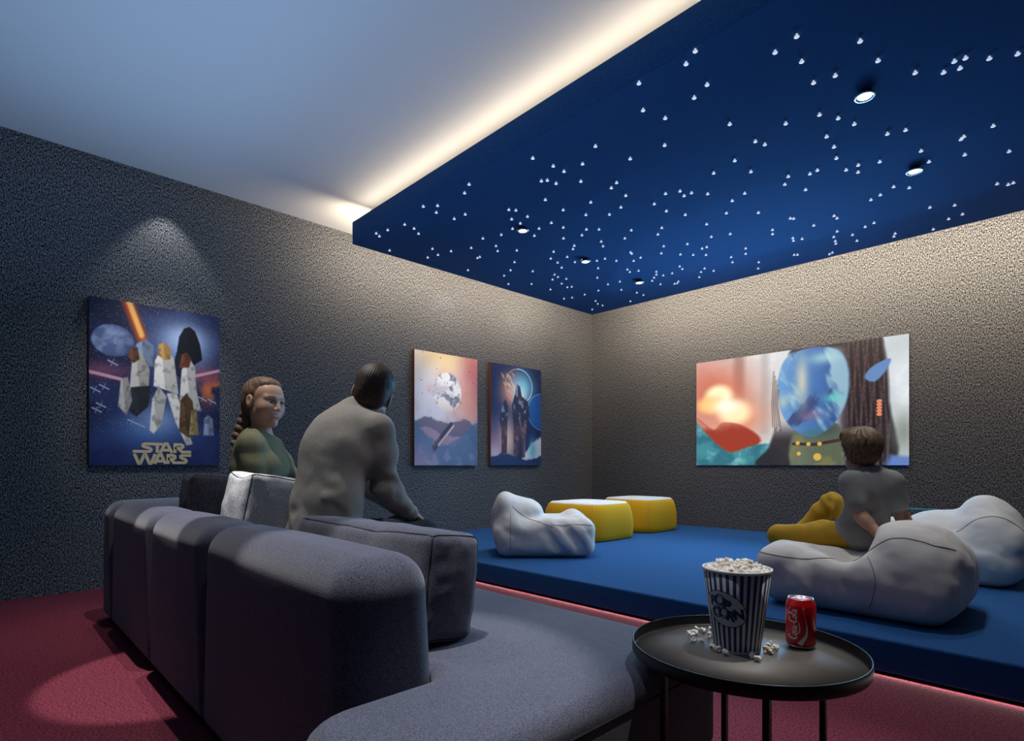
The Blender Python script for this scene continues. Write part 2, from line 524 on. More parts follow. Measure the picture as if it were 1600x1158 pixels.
STARS = [
    (-0.891,2.516), (-0.714,2.740), (-0.991,2.545), (-0.931,2.689), (-0.693,2.930), (-1.229,2.285), (-1.297,2.328), (-1.299,2.528), (-1.389,2.572), (-0.857,2.899),
    (-0.944,2.879), (-0.596,3.144), (-0.505,3.236), (-0.458,3.182), (-0.420,3.192), (-0.448,3.256), (-0.347,3.272), (-0.257,3.326), (-1.618,2.474), (-1.575,2.614),
    (-1.366,2.907), (-1.159,3.117), (-1.009,3.164), (-0.952,3.267), (-0.909,3.384), (-1.711,2.833), (-1.340,3.166), (-1.316,3.235), (-1.049,3.403), (-1.054,3.543),
    (-1.083,3.684), (-0.811,3.615), (-0.734,3.645), (-0.527,3.949), (-0.542,3.970), (-0.402,3.938), (-0.721,3.951), (-0.714,4.126), (-0.554,4.184), (-0.371,4.324),
    (-1.509,3.277), (-1.664,3.323), (-1.497,3.472), (-1.360,3.699), (-1.414,3.787), (-1.255,3.763), (-1.208,3.750), (-1.085,3.874), (-1.017,3.864), (-1.042,3.956),
    (-0.917,3.914), (-0.937,4.331), (-0.870,4.420), (-1.347,3.959), (-1.027,4.397), (-1.090,4.431), (-0.467,4.767), (-0.419,4.832), (-0.394,4.825), (-0.710,4.946),
    (-0.836,4.862), (-0.696,5.162), (-0.780,5.189), (-0.896,5.331), (-1.345,4.522), (-1.343,4.582), (-1.418,4.840), (-1.471,4.940), (-1.490,5.040), (-1.504,5.102),
    (-1.356,5.001), (-1.367,5.159), (-1.244,4.902), (-1.178,4.869), (-1.118,5.214), (-1.139,5.273), (-1.588,5.295), (-1.616,5.314), (-2.012,3.343), (-1.942,3.459),
    (-1.887,3.458), (-1.927,3.381), (-1.819,3.548), (-1.645,3.719), (-2.145,3.418), (-2.145,3.575), (-2.082,3.726), (-1.750,3.761), (-1.865,3.916), (-1.703,4.074),
    (-2.053,3.988), (-2.321,3.803), (-2.408,3.889), (-2.012,4.290), (-2.141,4.235), (-1.753,4.451), (-1.784,4.532), (-1.580,4.337), (-1.565,4.359), (-1.505,4.593),
    (-2.505,4.134), (-2.603,4.257), (-2.346,4.232), (-2.310,4.409), (-2.268,4.407), (-2.357,4.567), (-2.433,4.487), (-2.504,4.398), (-2.058,4.671), (-2.110,4.788),
    (-1.704,4.728), (-1.720,4.786), (-1.659,4.799), (-2.231,4.774), (-2.279,4.903), (-2.659,4.659), (-2.677,4.737), (-2.529,4.873), (-2.598,4.938), (-2.681,5.061),
    (-2.500,4.991), (-2.117,5.072), (-2.188,5.229), (-1.832,5.115), (-1.811,5.131), (-2.883,4.629), (-2.926,4.699), (-2.989,4.759), (-3.054,4.828), (-2.893,4.766),
    (-2.803,4.775), (-3.053,4.978), (-2.886,5.032), (-2.924,5.073), (-2.950,5.068), (-3.374,5.165), (-2.158,2.653), (-2.298,2.808), (-1.927,2.811), (-2.150,2.986),
    (-2.215,3.018), (-2.211,3.174), (-2.434,3.081), (-2.335,3.293), (-2.580,3.210), (-2.459,3.328), (-2.670,3.481), (-2.737,3.411), (-2.830,3.471), (-2.507,3.672),
    (-2.633,3.767), (-2.803,3.683), (-2.852,3.772), (-2.782,4.081), (-2.772,4.049), (-3.013,4.013), (-3.093,4.002), (-3.181,3.899), (-2.974,4.126), (-2.868,4.237),
    (-2.782,4.215), (-3.201,4.160), (-3.035,4.382), (-3.059,4.457), (-2.983,4.486), (-3.370,4.367), (-3.287,4.619), (-3.419,4.603), (-3.203,4.764), (-3.430,4.845),
    (-3.610,4.696), (-3.795,4.701), (-3.375,5.044), (-3.602,5.259), (-3.861,4.971), (-3.912,5.078), (-3.914,5.168), (-4.098,5.214), (-2.820,2.318), (-2.931,2.370),
    (-3.283,2.285), (-3.204,2.350), (-3.297,2.407), (-3.290,2.563), (-3.177,2.575), (-3.626,2.355), (-3.638,2.447), (-3.695,2.527), (-3.801,2.316), (-3.918,2.285),
    (-3.950,2.332), (-4.152,2.548), (-3.872,2.787), (-4.063,2.874), (-3.951,2.902), (-3.807,2.932), (-4.069,3.331), (-3.633,3.008), (-3.773,3.195), (-3.739,3.193),
    (-3.418,2.951), (-3.461,3.131), (-3.532,3.214), (-3.263,3.008), (-2.906,2.752), (-2.878,2.794), (-3.003,2.872), (-3.011,2.969), (-2.892,2.925), (-3.120,2.993),
    (-2.977,3.137), (-3.096,3.209), (-2.320,2.391), (-2.296,2.544), (-2.292,2.638), (-2.469,2.623), (-2.437,2.644), (-2.425,2.714), (-2.625,2.828), (-2.642,3.032),
    (-2.844,3.130), (-2.836,3.256), (-2.971,3.413), (-3.009,3.591), (-3.062,3.639), (-3.411,3.322), (-3.620,3.497), (-3.796,3.616), (-3.949,3.677), (-4.100,3.877),
    (-3.941,4.043), (-3.674,3.786), (-3.216,3.567), (-3.339,3.667), (-3.364,3.785), (-3.214,3.741), (-3.248,3.886), (-3.423,3.907), (-3.595,4.001), (-3.618,4.076),
    (-3.705,4.094), (-3.598,4.175), (-3.725,4.252), (-3.762,4.382), (-3.719,4.400), (-3.930,4.311), (-4.045,4.656), (-3.958,4.689), (-1.517,2.285), (-1.987,2.558),
]
m_star = plain('star tip', (0.75, 0.78, 0.86), 0.5, emit=(0.80, 0.86, 1.0), es=0.62)
m_chrome = plain('brushed steel', (0.62, 0.64, 0.66), 0.22, metal=1.0)
m_peg = plain('dark peg', (0.02, 0.02, 0.025), 0.6)
st_label = 'small round white star light dotted among many in the blue canopy'
s0 = MB().lathe([(0.0045, 0), (0.0045, -0.010), (0.0100, -0.010), (0.0106, -0.0115), (0.0106, -0.0135), (0.0085, -0.0150), (0, -0.0150)], (0, 0, 0), 14)
me_star = None
for i, (x, y) in enumerate(STARS):
    if me_star is None:
        o = s0.build('star_spotlight', m_star, None, smo=True); me_star = o.data
    else:
        o = bpy.data.objects.new('star_spotlight', me_star); COL.objects.link(o)
    o.location = (x, y, ZC)
    tag(o, st_label, 'star light', 'star lights dotted over the canopy')

# round downlights
m_lens = plain('lit lens', (0.9, 0.95, 1.0), 0.4, emit=(0.80, 0.95, 1.0), es=5.0)
DL = [(-3.068, 3.054, 'round steel downlight of the canopy row along the picture wall, set closest to the sofa'),
      (-3.149, 3.914, 'round steel downlight in the middle of the canopy row along the picture wall'),
      (-3.148, 4.749, 'round steel downlight of the canopy set closest to the room corner'),
      (-0.799, 3.142, 'largest round glowing downlight high on the right of the canopy'),
      (-0.792, 4.163, 'round glowing downlight of the canopy over the furthest white bag seat')]
for i, (x, y, lb) in enumerate(DL):
    d = thing('downlight', (x, y, ZC), lb, 'downlight', 'downlights in the canopy')
    a = MB().lathe([(0.028, 0), (0.028, -0.020), (0.046, -0.020), (0.047, -0.026), (0.043, -0.030), (0.031, -0.027), (0.031, -0.022)], (x, y, ZC), 40)
    a.build('trim_ring', m_chrome, d, smo=True)
    MB().lathe([(0.030, -0.023), (0.030, -0.0265), (0.0, -0.0275)], (x, y, ZC), 32).build('lens', m_lens, d, smo=True)

# ------------------------------------------------------------------ pictures and screen
m_side = plain('picture edge', rgb(120, 70, 40), 0.6)
m_paint = painted('printed picture', 0.5, spec=0.25)
def picture(y0, y1, z0, z1, t, cv, label):
    p = thing('picture_panel', (XL, (y0+y1)/2, z0), label, 'picture')
    box_obj('stretcher_frame', (XL+0.001, y0, z0), (XL+t-0.001, y1, z1), m_side, p)
    v, q, c = cv.mesh((XL+t, y0, z0), (0, y1-y0, 0), (0, 0, z1-z0))
    add('print', v, q[:, ::1], m_paint, p, smo=False, col=c)
    return p

# picture 1 : night sky, moon, ember beam, pale crystal spires
W1, H1 = 270, 380
a = Canvas(W1, H1, (24, 30, 62))
n1 = grid_noise(a.u, a.v, 5, 7, 1); n2 = grid_noise(a.u, a.v, 9, 12, 2)
a.mix(sst(0.35, 0.8, n1) * 0.7, (48, 62, 112)); a.mix(sst(0.0, 0.5, 0.42 - a.v) * 0.55, (32, 52, 108))
a.mix(a.glow(0.70, 0.78, 0.30, 0.19, 1.4) * 0.95, (150, 178, 226)); a.mix(a.glow(0.72, 0.83, 0.2, 0.1, 2) * 0.6, (205, 220, 245))
a.mix(a.glow(0.42, 0.22, 0.42, 0.16, 1.6) * 0.8, (84, 124, 190)); a.mix(a.glow(0.5, 0.3, 0.22, 0.12, 1.6) * 0.6, (165, 195, 230))
a.mix(a.glow(0.98, 0.50, 0.22, 0.10, 1.2) * sst(0.3, 0.7, n2) * 1.2, (196, 106, 62)); a.mix(a.glow(0.86, 0.60, 0.25, 0.06, 1.2) * 0.6, (150, 70, 96))
a.mix(a.glow(0.08, 0.57, 0.25, 0.06, 1.2) * 0.7, (150, 84, 110))
st = (rng.random(a.u.shape) > 0.985) & (rng.random(a.u.shape) > 0.3)
a.mix(st * 0.75 * (0.3 + 0.7 * (a.v > 0.2)), (190, 200, 225))
a.mix(a.disc(0.165, 0.755, 0.150, 0.096, 0.06), (88, 104, 150)); a.mix(a.disc(0.165, 0.755, 0.150, 0.096, 0.06) * sst(0.4, 0.75, grid_noise(a.u, a.v, 14, 20, 3)), (142, 156, 190))
a.mix(a.disc(0.165, 0.755, 0.150, 0.096, 0.06) * sst(0.02, 0.30, a.u - 0.10 + (0.75 - a.v)) * 0.6, (36, 46, 86))
a.mix(a.line([(0.26, 1.02), (0.37, 0.80)], 0.040, 0.7) * 0.9, (196, 74, 30)); a.mix(a.line([(0.27, 1.02), (0.37, 0.81)], 0.020, 0.6), (246, 186, 96))
for pts, col in ([[(0.64, 0.72), (0.66, 0.83), (0.70, 0.89), (0.745, 0.905), (0.79, 0.88), (0.83, 0.80), (0.85, 0.70), (0.78, 0.66)], (18, 20, 34)],
                 [[(0.60, 0.60), (0.64, 0.73), (0.78, 0.69), (0.70, 0.55)], (30, 34, 58)],
                 [[(0.30, 0.62), (0.33, 0.75), (0.40, 0.79), (0.46, 0.75), (0.46, 0.62)], (140, 160, 190)],
                 [[(0.28, 0.46), (0.30, 0.64), (0.36, 0.71), (0.43, 0.60), (0.42, 0.47)], (205, 200, 190)],
                 [[(0.27, 0.34), (0.29, 0.48), (0.44, 0.50), (0.42, 0.37), (0.33, 0.30)], (46, 52, 60)],
                 [[(0.66, 0.38), (0.68, 0.62), (0.74, 0.71), (0.79, 0.64), (0.80, 0.50), (0.84, 0.36)], (226, 222, 216)],
                 [[(0.46, 0.50), (0.47, 0.66), (0.54, 0.775), (0.62, 0.68), (0.655, 0.46)], (240, 236, 226)],
                 [[(0.43, 0.22), (0.45, 0.42), (0.50, 0.50), (0.56, 0.44), (0.52, 0.26), (0.46, 0.20)], (236, 232, 224)],
                 [[(0.56, 0.46), (0.64, 0.47), (0.70, 0.30), (0.77, 0.14), (0.72, 0.13), (0.63, 0.28)], (232, 228, 220)],
                 [[(0.20, 0.36), (0.22, 0.53), (0.27, 0.54), (0.30, 0.40), (0.26, 0.31)], (196, 190, 186)],
                 [[(0.66, 0.22), (0.67, 0.42), (0.72, 0.47), (0.77, 0.42), (0.79, 0.24), (0.74, 0.18)], (104, 78, 52)],
                 [[(0.74, 0.20), (0.76, 0.36), (0.80, 0.37), (0.82, 0.20)], (176, 150, 98)],
                 [[(0.86, 0.20), (0.865, 0.31), (0.90, 0.335), (0.94, 0.31), (0.95, 0.20)], (150, 165, 195)],
                 [[(0.66, 0.63), (0.68, 0.72), (0.72, 0.735), (0.76, 0.70), (0.74, 0.64)], (120, 66, 46)],
                 [[(0.27, 0.67), (0.29, 0.72), (0.34, 0.73), (0.355, 0.66), (0.31, 0.63)], (110, 74, 52)],
                 [[(0.49, 0.70), (0.50, 0.765), (0.55, 0.785), (0.60, 0.74), (0.59, 0.68), (0.54, 0.67)], (206, 160, 98)]):
    m = a.poly(pts, 0.006); a.mix(m, col)
    cxp = sum(q[0] for q in pts)/len(pts); a.mix(m * sst(-0.005, 0.005, a.u - cxp + 0.12*(a.v - pts[0][1])) * 0.35, tuple(int(k*0.45) for k in col))
    a.mix(m * sst(0.5, 0.72, grid_noise(a.u, a.v, 26, 30, int(pts[0][0]*999))) * 0.55, tuple(int(k*0.5) for k in col))
a.mix(a.line([(0.0, 0.555), (0.22, 0.525)], 0.010), (214, 160, 178)); a.mix(a.line([(0.8, 0.59), (1.0, 0.64)], 0.010), (206, 150, 170))
for cx, cy in ((0.04, 0.45), (0.10, 0.47), (0.05, 0.33), (0.16, 0.62), (0.08, 0.36), (0.30, 0.27), (0.36, 0.25), (0.85, 0.44), (0.93, 0.43)):
    a.mix(a.line([(cx-0.03, cy+0.012), (cx+0.035, cy-0.012)], 0.004), (168, 178, 200)); a.mix(a.line([(cx-0.01, cy-0.018), (cx+0.01, cy+0.02)], 0.003), (130, 140, 170))
p1 = picture(0.590, 1.427, 0.868, 2.043, 0.028, a, 'tall night-blue picture with a grey moon, orange beam and tan title lettering')
m_title = plain('tan title ink', rgb(196, 180, 142), 0.5)
S1 = [(0.92, 0.88), (0.30, 0.88), (0.13, 0.80), (0.13, 0.66), (0.30, 0.56), (0.66, 0.48), (0.80, 0.36), (0.80, 0.22), (0.64, 0.12), (-0.75, 0.12)]
Tt = [[(0.80, 0.88), (1.85, 0.88)], [(1.36, 0.88), (1.36, 0.0)]]
Aa = [[(1.62, 0.0), (2.06, 0.95), (2.24, 0.95), (2.68, 0.0)], [(1.80, 0.28), (2.50, 0.28)]]
Rr = [[(2.95, 0.0), (2.95, 0.88), (3.52, 0.88), (3.68, 0.78), (3.68, 0.62), (3.52, 0.50), (2.95, 0.50)], [(3.25, 0.48), (3.60, 0.12), (4.45, 0.12)]]
row1 = [S1] + Tt + Aa + Rr
Ww = [[(-0.62, 1.0), (-0.25, 0.05), (-0.12, 0.05), (0.22, 0.92), (0.34, 0.92), (0.68, 0.05), (0.82, 0.05), (1.18, 1.0)]]
A2 = [[(1.12, 0.0), (1.52, 0.95), (1.70, 0.95), (2.10, 0.0)], [(1.28, 0.28), (1.94, 0.28)]]
R2 = [[(2.32, 0.0), (2.32, 0.88), (2.80, 0.88), (2.95, 0.78), (2.95, 0.62), (2.80, 0.50), (2.32, 0.50)], [(2.58, 0.48), (2.84, 0.12), (3.10, 0.12)]]
S2 = [(4.45, 0.88), (3.62, 0.88), (3.48, 0.80), (3.48, 0.66), (3.62, 0.56), (3.86, 0.48), (3.98, 0.36), (3.98, 0.22), (3.84, 0.12), (3.00, 0.12)]
row2 = Ww + A2 + R2 + [S2]
ty = 0.590 + 0.837*0.305
sx, sy = 0.378/5.2, 0.073
for k, (row, zz) in enumerate(((row1, 0.868+0.094), (row2, 0.868+0.012))):
    mb = strokes(row, 0.29, (XL+0.0292, ty+0.75*sx, zz), (0, sx, 0), (0, 0, sy))
    mb.build('title_lettering', m_title, p1)

# picture 2 : dusty rose dunes under a huge white moon
a = Canvas(W1, H1, (214, 178, 176))
n1 = grid_noise(a.u, a.v, 4, 6, 21); n2 = grid_noise(a.u, a.v, 10, 14, 22)
a.mix(sst(0.3, 0.7, n1 + (0.5 - a.u) * 0.5), (214, 210, 222)); a.mix(a.glow(0.42, 0.98, 0.5, 0.18, 1.3), (244, 216, 168))
a.mix(sst(0.55, 1.0, a.u + 0.25 * (n1 - 0.5)) * sst(0.3, 0.7, a.v) * 0.85, (204, 112, 120)); a.mix(a.glow(0.8, 0.55, 0.25, 0.25, 1.5) * 0.5, (226, 160, 130))
a.mix(sst(0.48, 0.12, a.v + 0.3 * (n2 - 0.5)) * 0.8, (150, 120, 158)); a.mix(sst(0.30, 0.0, a.v - 0.12 * a.u + 0.2 * (n1 - 0.5)) * 0.9, (84, 112, 152))
moon = a.disc(0.50, 0.66, 0.225, 0.175, 0.05)
a.mix(moon, (238, 234, 232)); a.mix(moon * sst(0.48, 0.68, grid_noise(a.u, a.v, 7, 9, 23)) * 0.85, (196, 186, 196)); a.mix(moon * sst(0.55, 0.72, grid_noise(a.u, a.v, 16, 20, 24)) * 0.75, (88, 92, 118))
a.mix(moon * sst(0.0, 0.25, 0.62 - a.v) * 0.6, (214, 150, 146))
rg = 0.44 + 0.05*np.sin(a.u*9+0.4) - 0.20*np.abs(a.u-0.48) + 0.05*(n2-0.5)
a.mix(sst(-0.01, 0.01, rg - a.v) * 0.9, (104, 96, 122)); a.mix(sst(-0.01, 0.01, rg - 0.06 - 0.12*a.u - a.v) * 0.85, (170, 140, 160))
a.mix(sst(-0.02, 0.02, 0.30 + 0.12*np.sin(a.u*5+2.4) - a.v + 0.06*(n2-0.5)) * 0.8, (72, 108, 148)); a.mix(a.line([(0.30, 0.16), (0.56, 0.36)], 0.032), (64, 60, 78)); a.mix(a.line([(0.36, 0.18), (0.60, 0.36)], 0.012), (196, 176, 176))
a.mix(sst(0.5, 0.75, n2) * sst(0.4, 0.0, a.v) * 0.5, (168, 152, 186)); a.mix(sst(0.3, 0.0, a.v) * sst(0.5, 0.0, a.u) * 0.6, (196, 160, 184))
for k in range(26):
    cx, cy = rng.random(), 0.55 + 0.45 * rng.random(); a.mix(a.disc(cx, cy, 0.004 + 0.008*rng.random(), 0.005, 0.3) * 0.7, (132, 62, 78))
picture(3.256, 4.091, 0.868, 2.050, 0.042, a, 'pastel rose and white picture with a big pale moon over blue dunes')

# picture 3 : blue night with a ringed planet and dark rock towers
a = Canvas(W1, H1, (22, 40, 88))
n1 = grid_noise(a.u, a.v, 4, 6, 31); n2 = grid_noise(a.u, a.v, 10, 14, 32)
a.mix(a.glow(0.42, 0.74, 0.28, 0.20, 1.5), (196, 128, 110)); a.mix(a.glow(0.62, 0.80, 0.26, 0.17, 1.4), (98, 168, 206)); a.mix(a.glow(0.56, 0.70, 0.16, 0.12, 1.5) * 0.9, (206, 226, 226))
ring = np.abs(np.sqrt(((a.u-0.54)/0.27)**2 + ((a.v-0.80)/0.175)**2) - 1)
a.mix((1 - sst(0.0, 0.05, ring)) * (a.u > 0.5), (170, 226, 244)); a.mix((1 - sst(0.0, 0.05, ring)) * (a.u <= 0.5) * 0.8, (226, 140, 90))
ring2 = np.abs(np.sqrt(((a.u-1.02)/0.30)**2 + ((a.v-0.56)/0.19)**2) - 1)
a.mix((1 - sst(0.0, 0.04, ring2)) * (a.u < 1) * 0.8, (120, 196, 236)); a.mix(a.disc(1.02, 0.56, 0.29, 0.185, 0.08) * 0.7, (26, 92, 170))
a.mix(sst(0.55, 0.2, a.u) * sst(0.62, 0.2, a.v) * 0.8, (150, 116, 140)); a.mix(a.glow(0.33, 0.25, 0.18, 0.25, 1.4) * 0.85, (226, 190, 176)); a.mix(a.glow(0.08, 0.10, 0.2, 0.14, 1.4) * 0.9, (206, 190, 206))
a.mix(sst(-0.02, 0.03, 0.30 - 0.5*np.abs(a.u-0.98) + 0.10*(n2-0.5) - a.v) * (a.u > 0.6), (214, 214, 228)); a.mix(a.glow(0.82, 0.16, 0.10, 0.14, 1.5) * 0.9, (86, 178, 200))
for pts in ([(0.44, 0.10), (0.43, 0.42), (0.40, 0.60), (0.46, 0.72), (0.50, 0.82), (0.56, 0.80), (0.60, 0.70), (0.72, 0.66), (0.76, 0.52), (0.70, 0.38), (0.66, 0.08), (0.60, 0.08), (0.58, 0.30), (0.54, 0.30), (0.52, 0.08)],
            [(0.20, 0.12), (0.20, 0.34), (0.16, 0.46), (0.22, 0.60), (0.28, 0.66), (0.33, 0.58), (0.31, 0.40), (0.30, 0.12)]):
    m = a.poly(pts, 0.008); a.mix(m, (40, 44, 70)); a.mix(m * sst(0.5, 0.68, grid_noise(a.u, a.v, 18, 22, int(pts[0][0]*99))) * 0.7, (132, 150, 176))
    a.mix(m * sst(0.46, 0.36, a.v) * 0.55, (110, 70, 80))
a.mix(sst(-0.01, 0.015, 0.085 + 0.03*np.sin(a.u*7) + 0.04*(n2-0.5) - a.v), (34, 58, 104))
for k in range(16):
    cx, cy = 0.2 + 0.25*rng.random(), 0.75 + 0.18*rng.random(); a.mix(a.line([(cx, cy), (cx+0.05, cy-0.03)], 0.004) * 0.8, (226, 196, 150))
picture(4.292, 5.128, 0.868, 2.050, 0.042, a, 'dark blue picture with a glowing ringed planet, nearest the corner')

# screen : a pale foggy wood, ember glow, teal slope and a big marbled blue boulder hung with dark vines
SX0, SX1, SZ0, SZ1 = -3.312, -1.219, 0.870, 2.072
a = Canvas(560, 320, (206, 212, 216))
n1 = grid_noise(a.u, a.v, 6, 2, 41); n2 = grid_noise(a.u, a.v, 12, 8, 42); n3 = grid_noise(a.u, a.v, 22, 10, 43)
a.mix(sst(0.4, 0.7, n1) * 0.5, (166, 176, 182)); a.mix(sst(0.5, 0.75, n2) * 0.4, (236, 240, 242))
a.mix(a.line([(0.24, 0.45), (0.245, 1.0)], 0.028, 0.8) * 0.7, (112, 100, 100)); a.mix(a.line([(0.375, 0.3), (0.38, 1.0)], 0.02, 0.9) * 0.4, (140, 146, 150))
a.mix(a.glow(0.14, 0.66, 0.22, 0.36, 1.2) * 0.9, (206, 106, 78)); a.mix(a.glow(0.02, 0.75, 0.16, 0.4, 1.2) * 0.6, (196, 96, 76)); a.mix(a.glow(0.24, 0.42, 0.17, 0.2, 1.3) * 0.8, (226, 130, 90))
a.mix(a.disc(0.13, 0.66, 0.075, 0.10, 0.4), (255, 236, 190)); a.mix(a.disc(0.09, 0.58, 0.08, 0.08, 0.5), (252, 196, 120)); a.mix(a.disc(0.22, 0.49, 0.085, 0.11, 0.45), (255, 226, 176)); a.mix(a.glow(0.17, 0.56, 0.09, 0.1, 1.6), (255, 246, 226))
red = a.blob([(0.0, 0.46), (0.10, 0.34), (0.16, 0.40), (0.27, 0.36), (0.36, 0.22), (0.24, 0.10), (0.13, 0.14), (0.0, 0.40)], 0.012); a.mix(red, (150, 52, 36)); a.mix(red * sst(0.30, 0.40, a.v + 0.1*(n2-0.5)), (196, 120, 100))
tl = a.blob([(-0.05, -0.05), (-0.05, 0.46), (0.04, 0.34), (0.12, 0.20), (0.20, 0.12), (0.30, 0.17), (0.40, 0.19), (0.47, 0.10), (0.52, -0.05)], 0.012)
a.mix(tl, (62, 132, 142)); a.mix(tl * sst(0.45, 0.7, n3), (112, 172, 180)); a.mix(tl * sst(0.5, 0.72, n2) * 0.7, (36, 92, 112))
dv = a.blob([(0.36, -0.02), (0.40, 0.16), (0.44, 0.40), (0.46, 0.70), (0.50, 0.98), (0.60, 1.05), (0.86, 1.05), (0.91, 0.88), (0.925, 0.5), (0.92, -0.05)], 0.01)
a.mix(dv * sst(0.68, 0.78, a.u) + 0 * dv, (26, 20, 26)); a.mix(dv * (a.u < 0.54) * sst(0.42, 0.2, a.v) * 0.9, (34, 26, 32)); a.mix(dv * sst(0.93, 1.0, a.v), (34, 28, 40))
for k in range(15):
    x = 0.745 + 0.013 * k
    wv = [(x + 0.006*math.sin(k*2.1 + t*7), 1.0 - t) for t in np.linspace(0, 1, 14)]
    a.mix(a.line(wv, 0.0045, 0.6) * dv * (0.5 + 0.5 * sst(0.4, 0.6, grid_noise(a.u, a.v, 8, 60, 50+k))) * 0.8, (84, 62, 64))
neck = a.blob([(0.52, -0.05), (0.53, 0.30), (0.72, 0.34), (0.73, -0.05)], 0.01); a.mix(neck, (84, 92, 74)); a.mix(neck * sst(0.66, 0.54, a.u + 0.1*(n2-0.5)) * 0.6, (104, 112, 96)); a.mix(neck * a.glow(0.63, 0.30, 0.10, 0.06, 1.3) * 0.8, (44, 62, 74)); a.mix(neck * sst(0.5, 0.7, n3) * 0.6, (120, 118, 72))
a.mix(a.line([(0.525, 0.185), (0.62, 0.175), (0.72, 0.205)], 0.012), (52, 36, 34))
for cx, cy, rr in ((0.54, 0.19, 0.010), (0.59, 0.18, 0.010), (0.64, 0.18, 0.010), (0.545, 0.10, 0.010), (0.63, 0.07, 0.018)):
    a.mix(a.disc(cx, cy, rr, rr*1.74, 0.15), (206, 164, 70))
bo = a.blob([(0.445, 0.62), (0.45, 0.78), (0.485, 0.93), (0.56, 0.99), (0.66, 0.99), (0.735, 0.92), (0.765, 0.76), (0.76, 0.56), (0.725, 0.40), (0.665, 0.285), (0.60, 0.24), (0.535, 0.29), (0.475, 0.42)], 0.008)
a.mix(bo, (62, 108, 168)); a.mix(bo * sst(0.60, 0.76, a.u + 0.06*(n2-0.5)) * 0.85, (34, 62, 118)); a.mix(bo * sst(0.60, 0.46, a.u + 0.05*(n3-0.5)) * 0.6, (120, 172, 214))
a.mix(bo * sst(0.55, 0.68, grid_noise(a.u + 0.3*a.v, a.v, 10, 3, 61)) * 0.8, (160, 196, 206)); a.mix(bo * sst(0.58, 0.70, grid_noise(a.u - 0.25*a.v + 0.3, a.v, 12, 4, 62)) * 0.8, (44, 52, 96))
a.mix(bo * a.glow(0.56, 0.72, 0.035, 0.25, 1.4) * 0.75, (216, 208, 178)); a.mix(bo * a.glow(0.66, 0.90, 0.08, 0.06, 1.4) * 0.7, (170, 214, 214)); a.mix(bo * a.glow(0.70, 0.56, 0.05, 0.05, 1.6) * 0.8, (96, 196, 188))
a.mix(bo * a.glow(0.47, 0.56, 0.03, 0.07, 1.4) * 0.6, (206, 196, 168)); a.mix(bo * a.glow(0.60, 0.42, 0.06, 0.05, 1.6) * 0.7, (130, 96, 120)); a.mix(bo * a.glow(0.62, 0.27, 0.08, 0.05, 1.6) * 0.7, (62, 106, 96))
a.mix(a.blob([(0.83, 0.70), (0.86, 0.78), (0.93, 0.83), (0.915, 0.74), (0.87, 0.66)], 0.006), (92, 128, 178))
for k in range(5): a.mix(a.disc(0.888, 0.40 + 0.026*k, 0.011, 0.014, 0.2), (214, 130, 92))
for k in range(9): a.mix(a.line([(0.425+0.003*k, 0.83-0.02*k), (0.415+0.004*k+0.004*math.sin(k*3), 0.55), (0.420+0.005*k, 0.34-0.02*(k%3))], 0.0026, 0.8) * 0.6, (206, 196, 176) if k % 2 else (70, 52, 50))
a.mix(a.poly([(0.90, -0.05), (0.93, 0.08), (1.05, 0.06), (1.05, -0.05)], 0.02), (88, 120, 190)); a.mix(a.glow(0.98, 0.25, 0.06, 0.2, 1.4) * 0.8, (112, 122, 112))
sc_ = thing('mounted_screen', ((SX0+SX1)/2, YS, SZ0), 'wide lit screen on the far wall showing a marbled blue form and ember glow', 'screen')
box_obj('screen_frame', (SX0-0.001, YS-0.012, SZ0-0.001), (SX1+0.001, YS-0.001, SZ1+0.001), m_black, sc_)
m_screen = painted('lit screen image', 0.5, emit=1.15)
v, q, c = a.mesh((SX0, YS-0.0135, SZ0), (SX1-SX0, 0, 0), (0, 0, SZ1-SZ0))
add('screen_image', v, q, m_screen, sc_, smo=False, col=c)

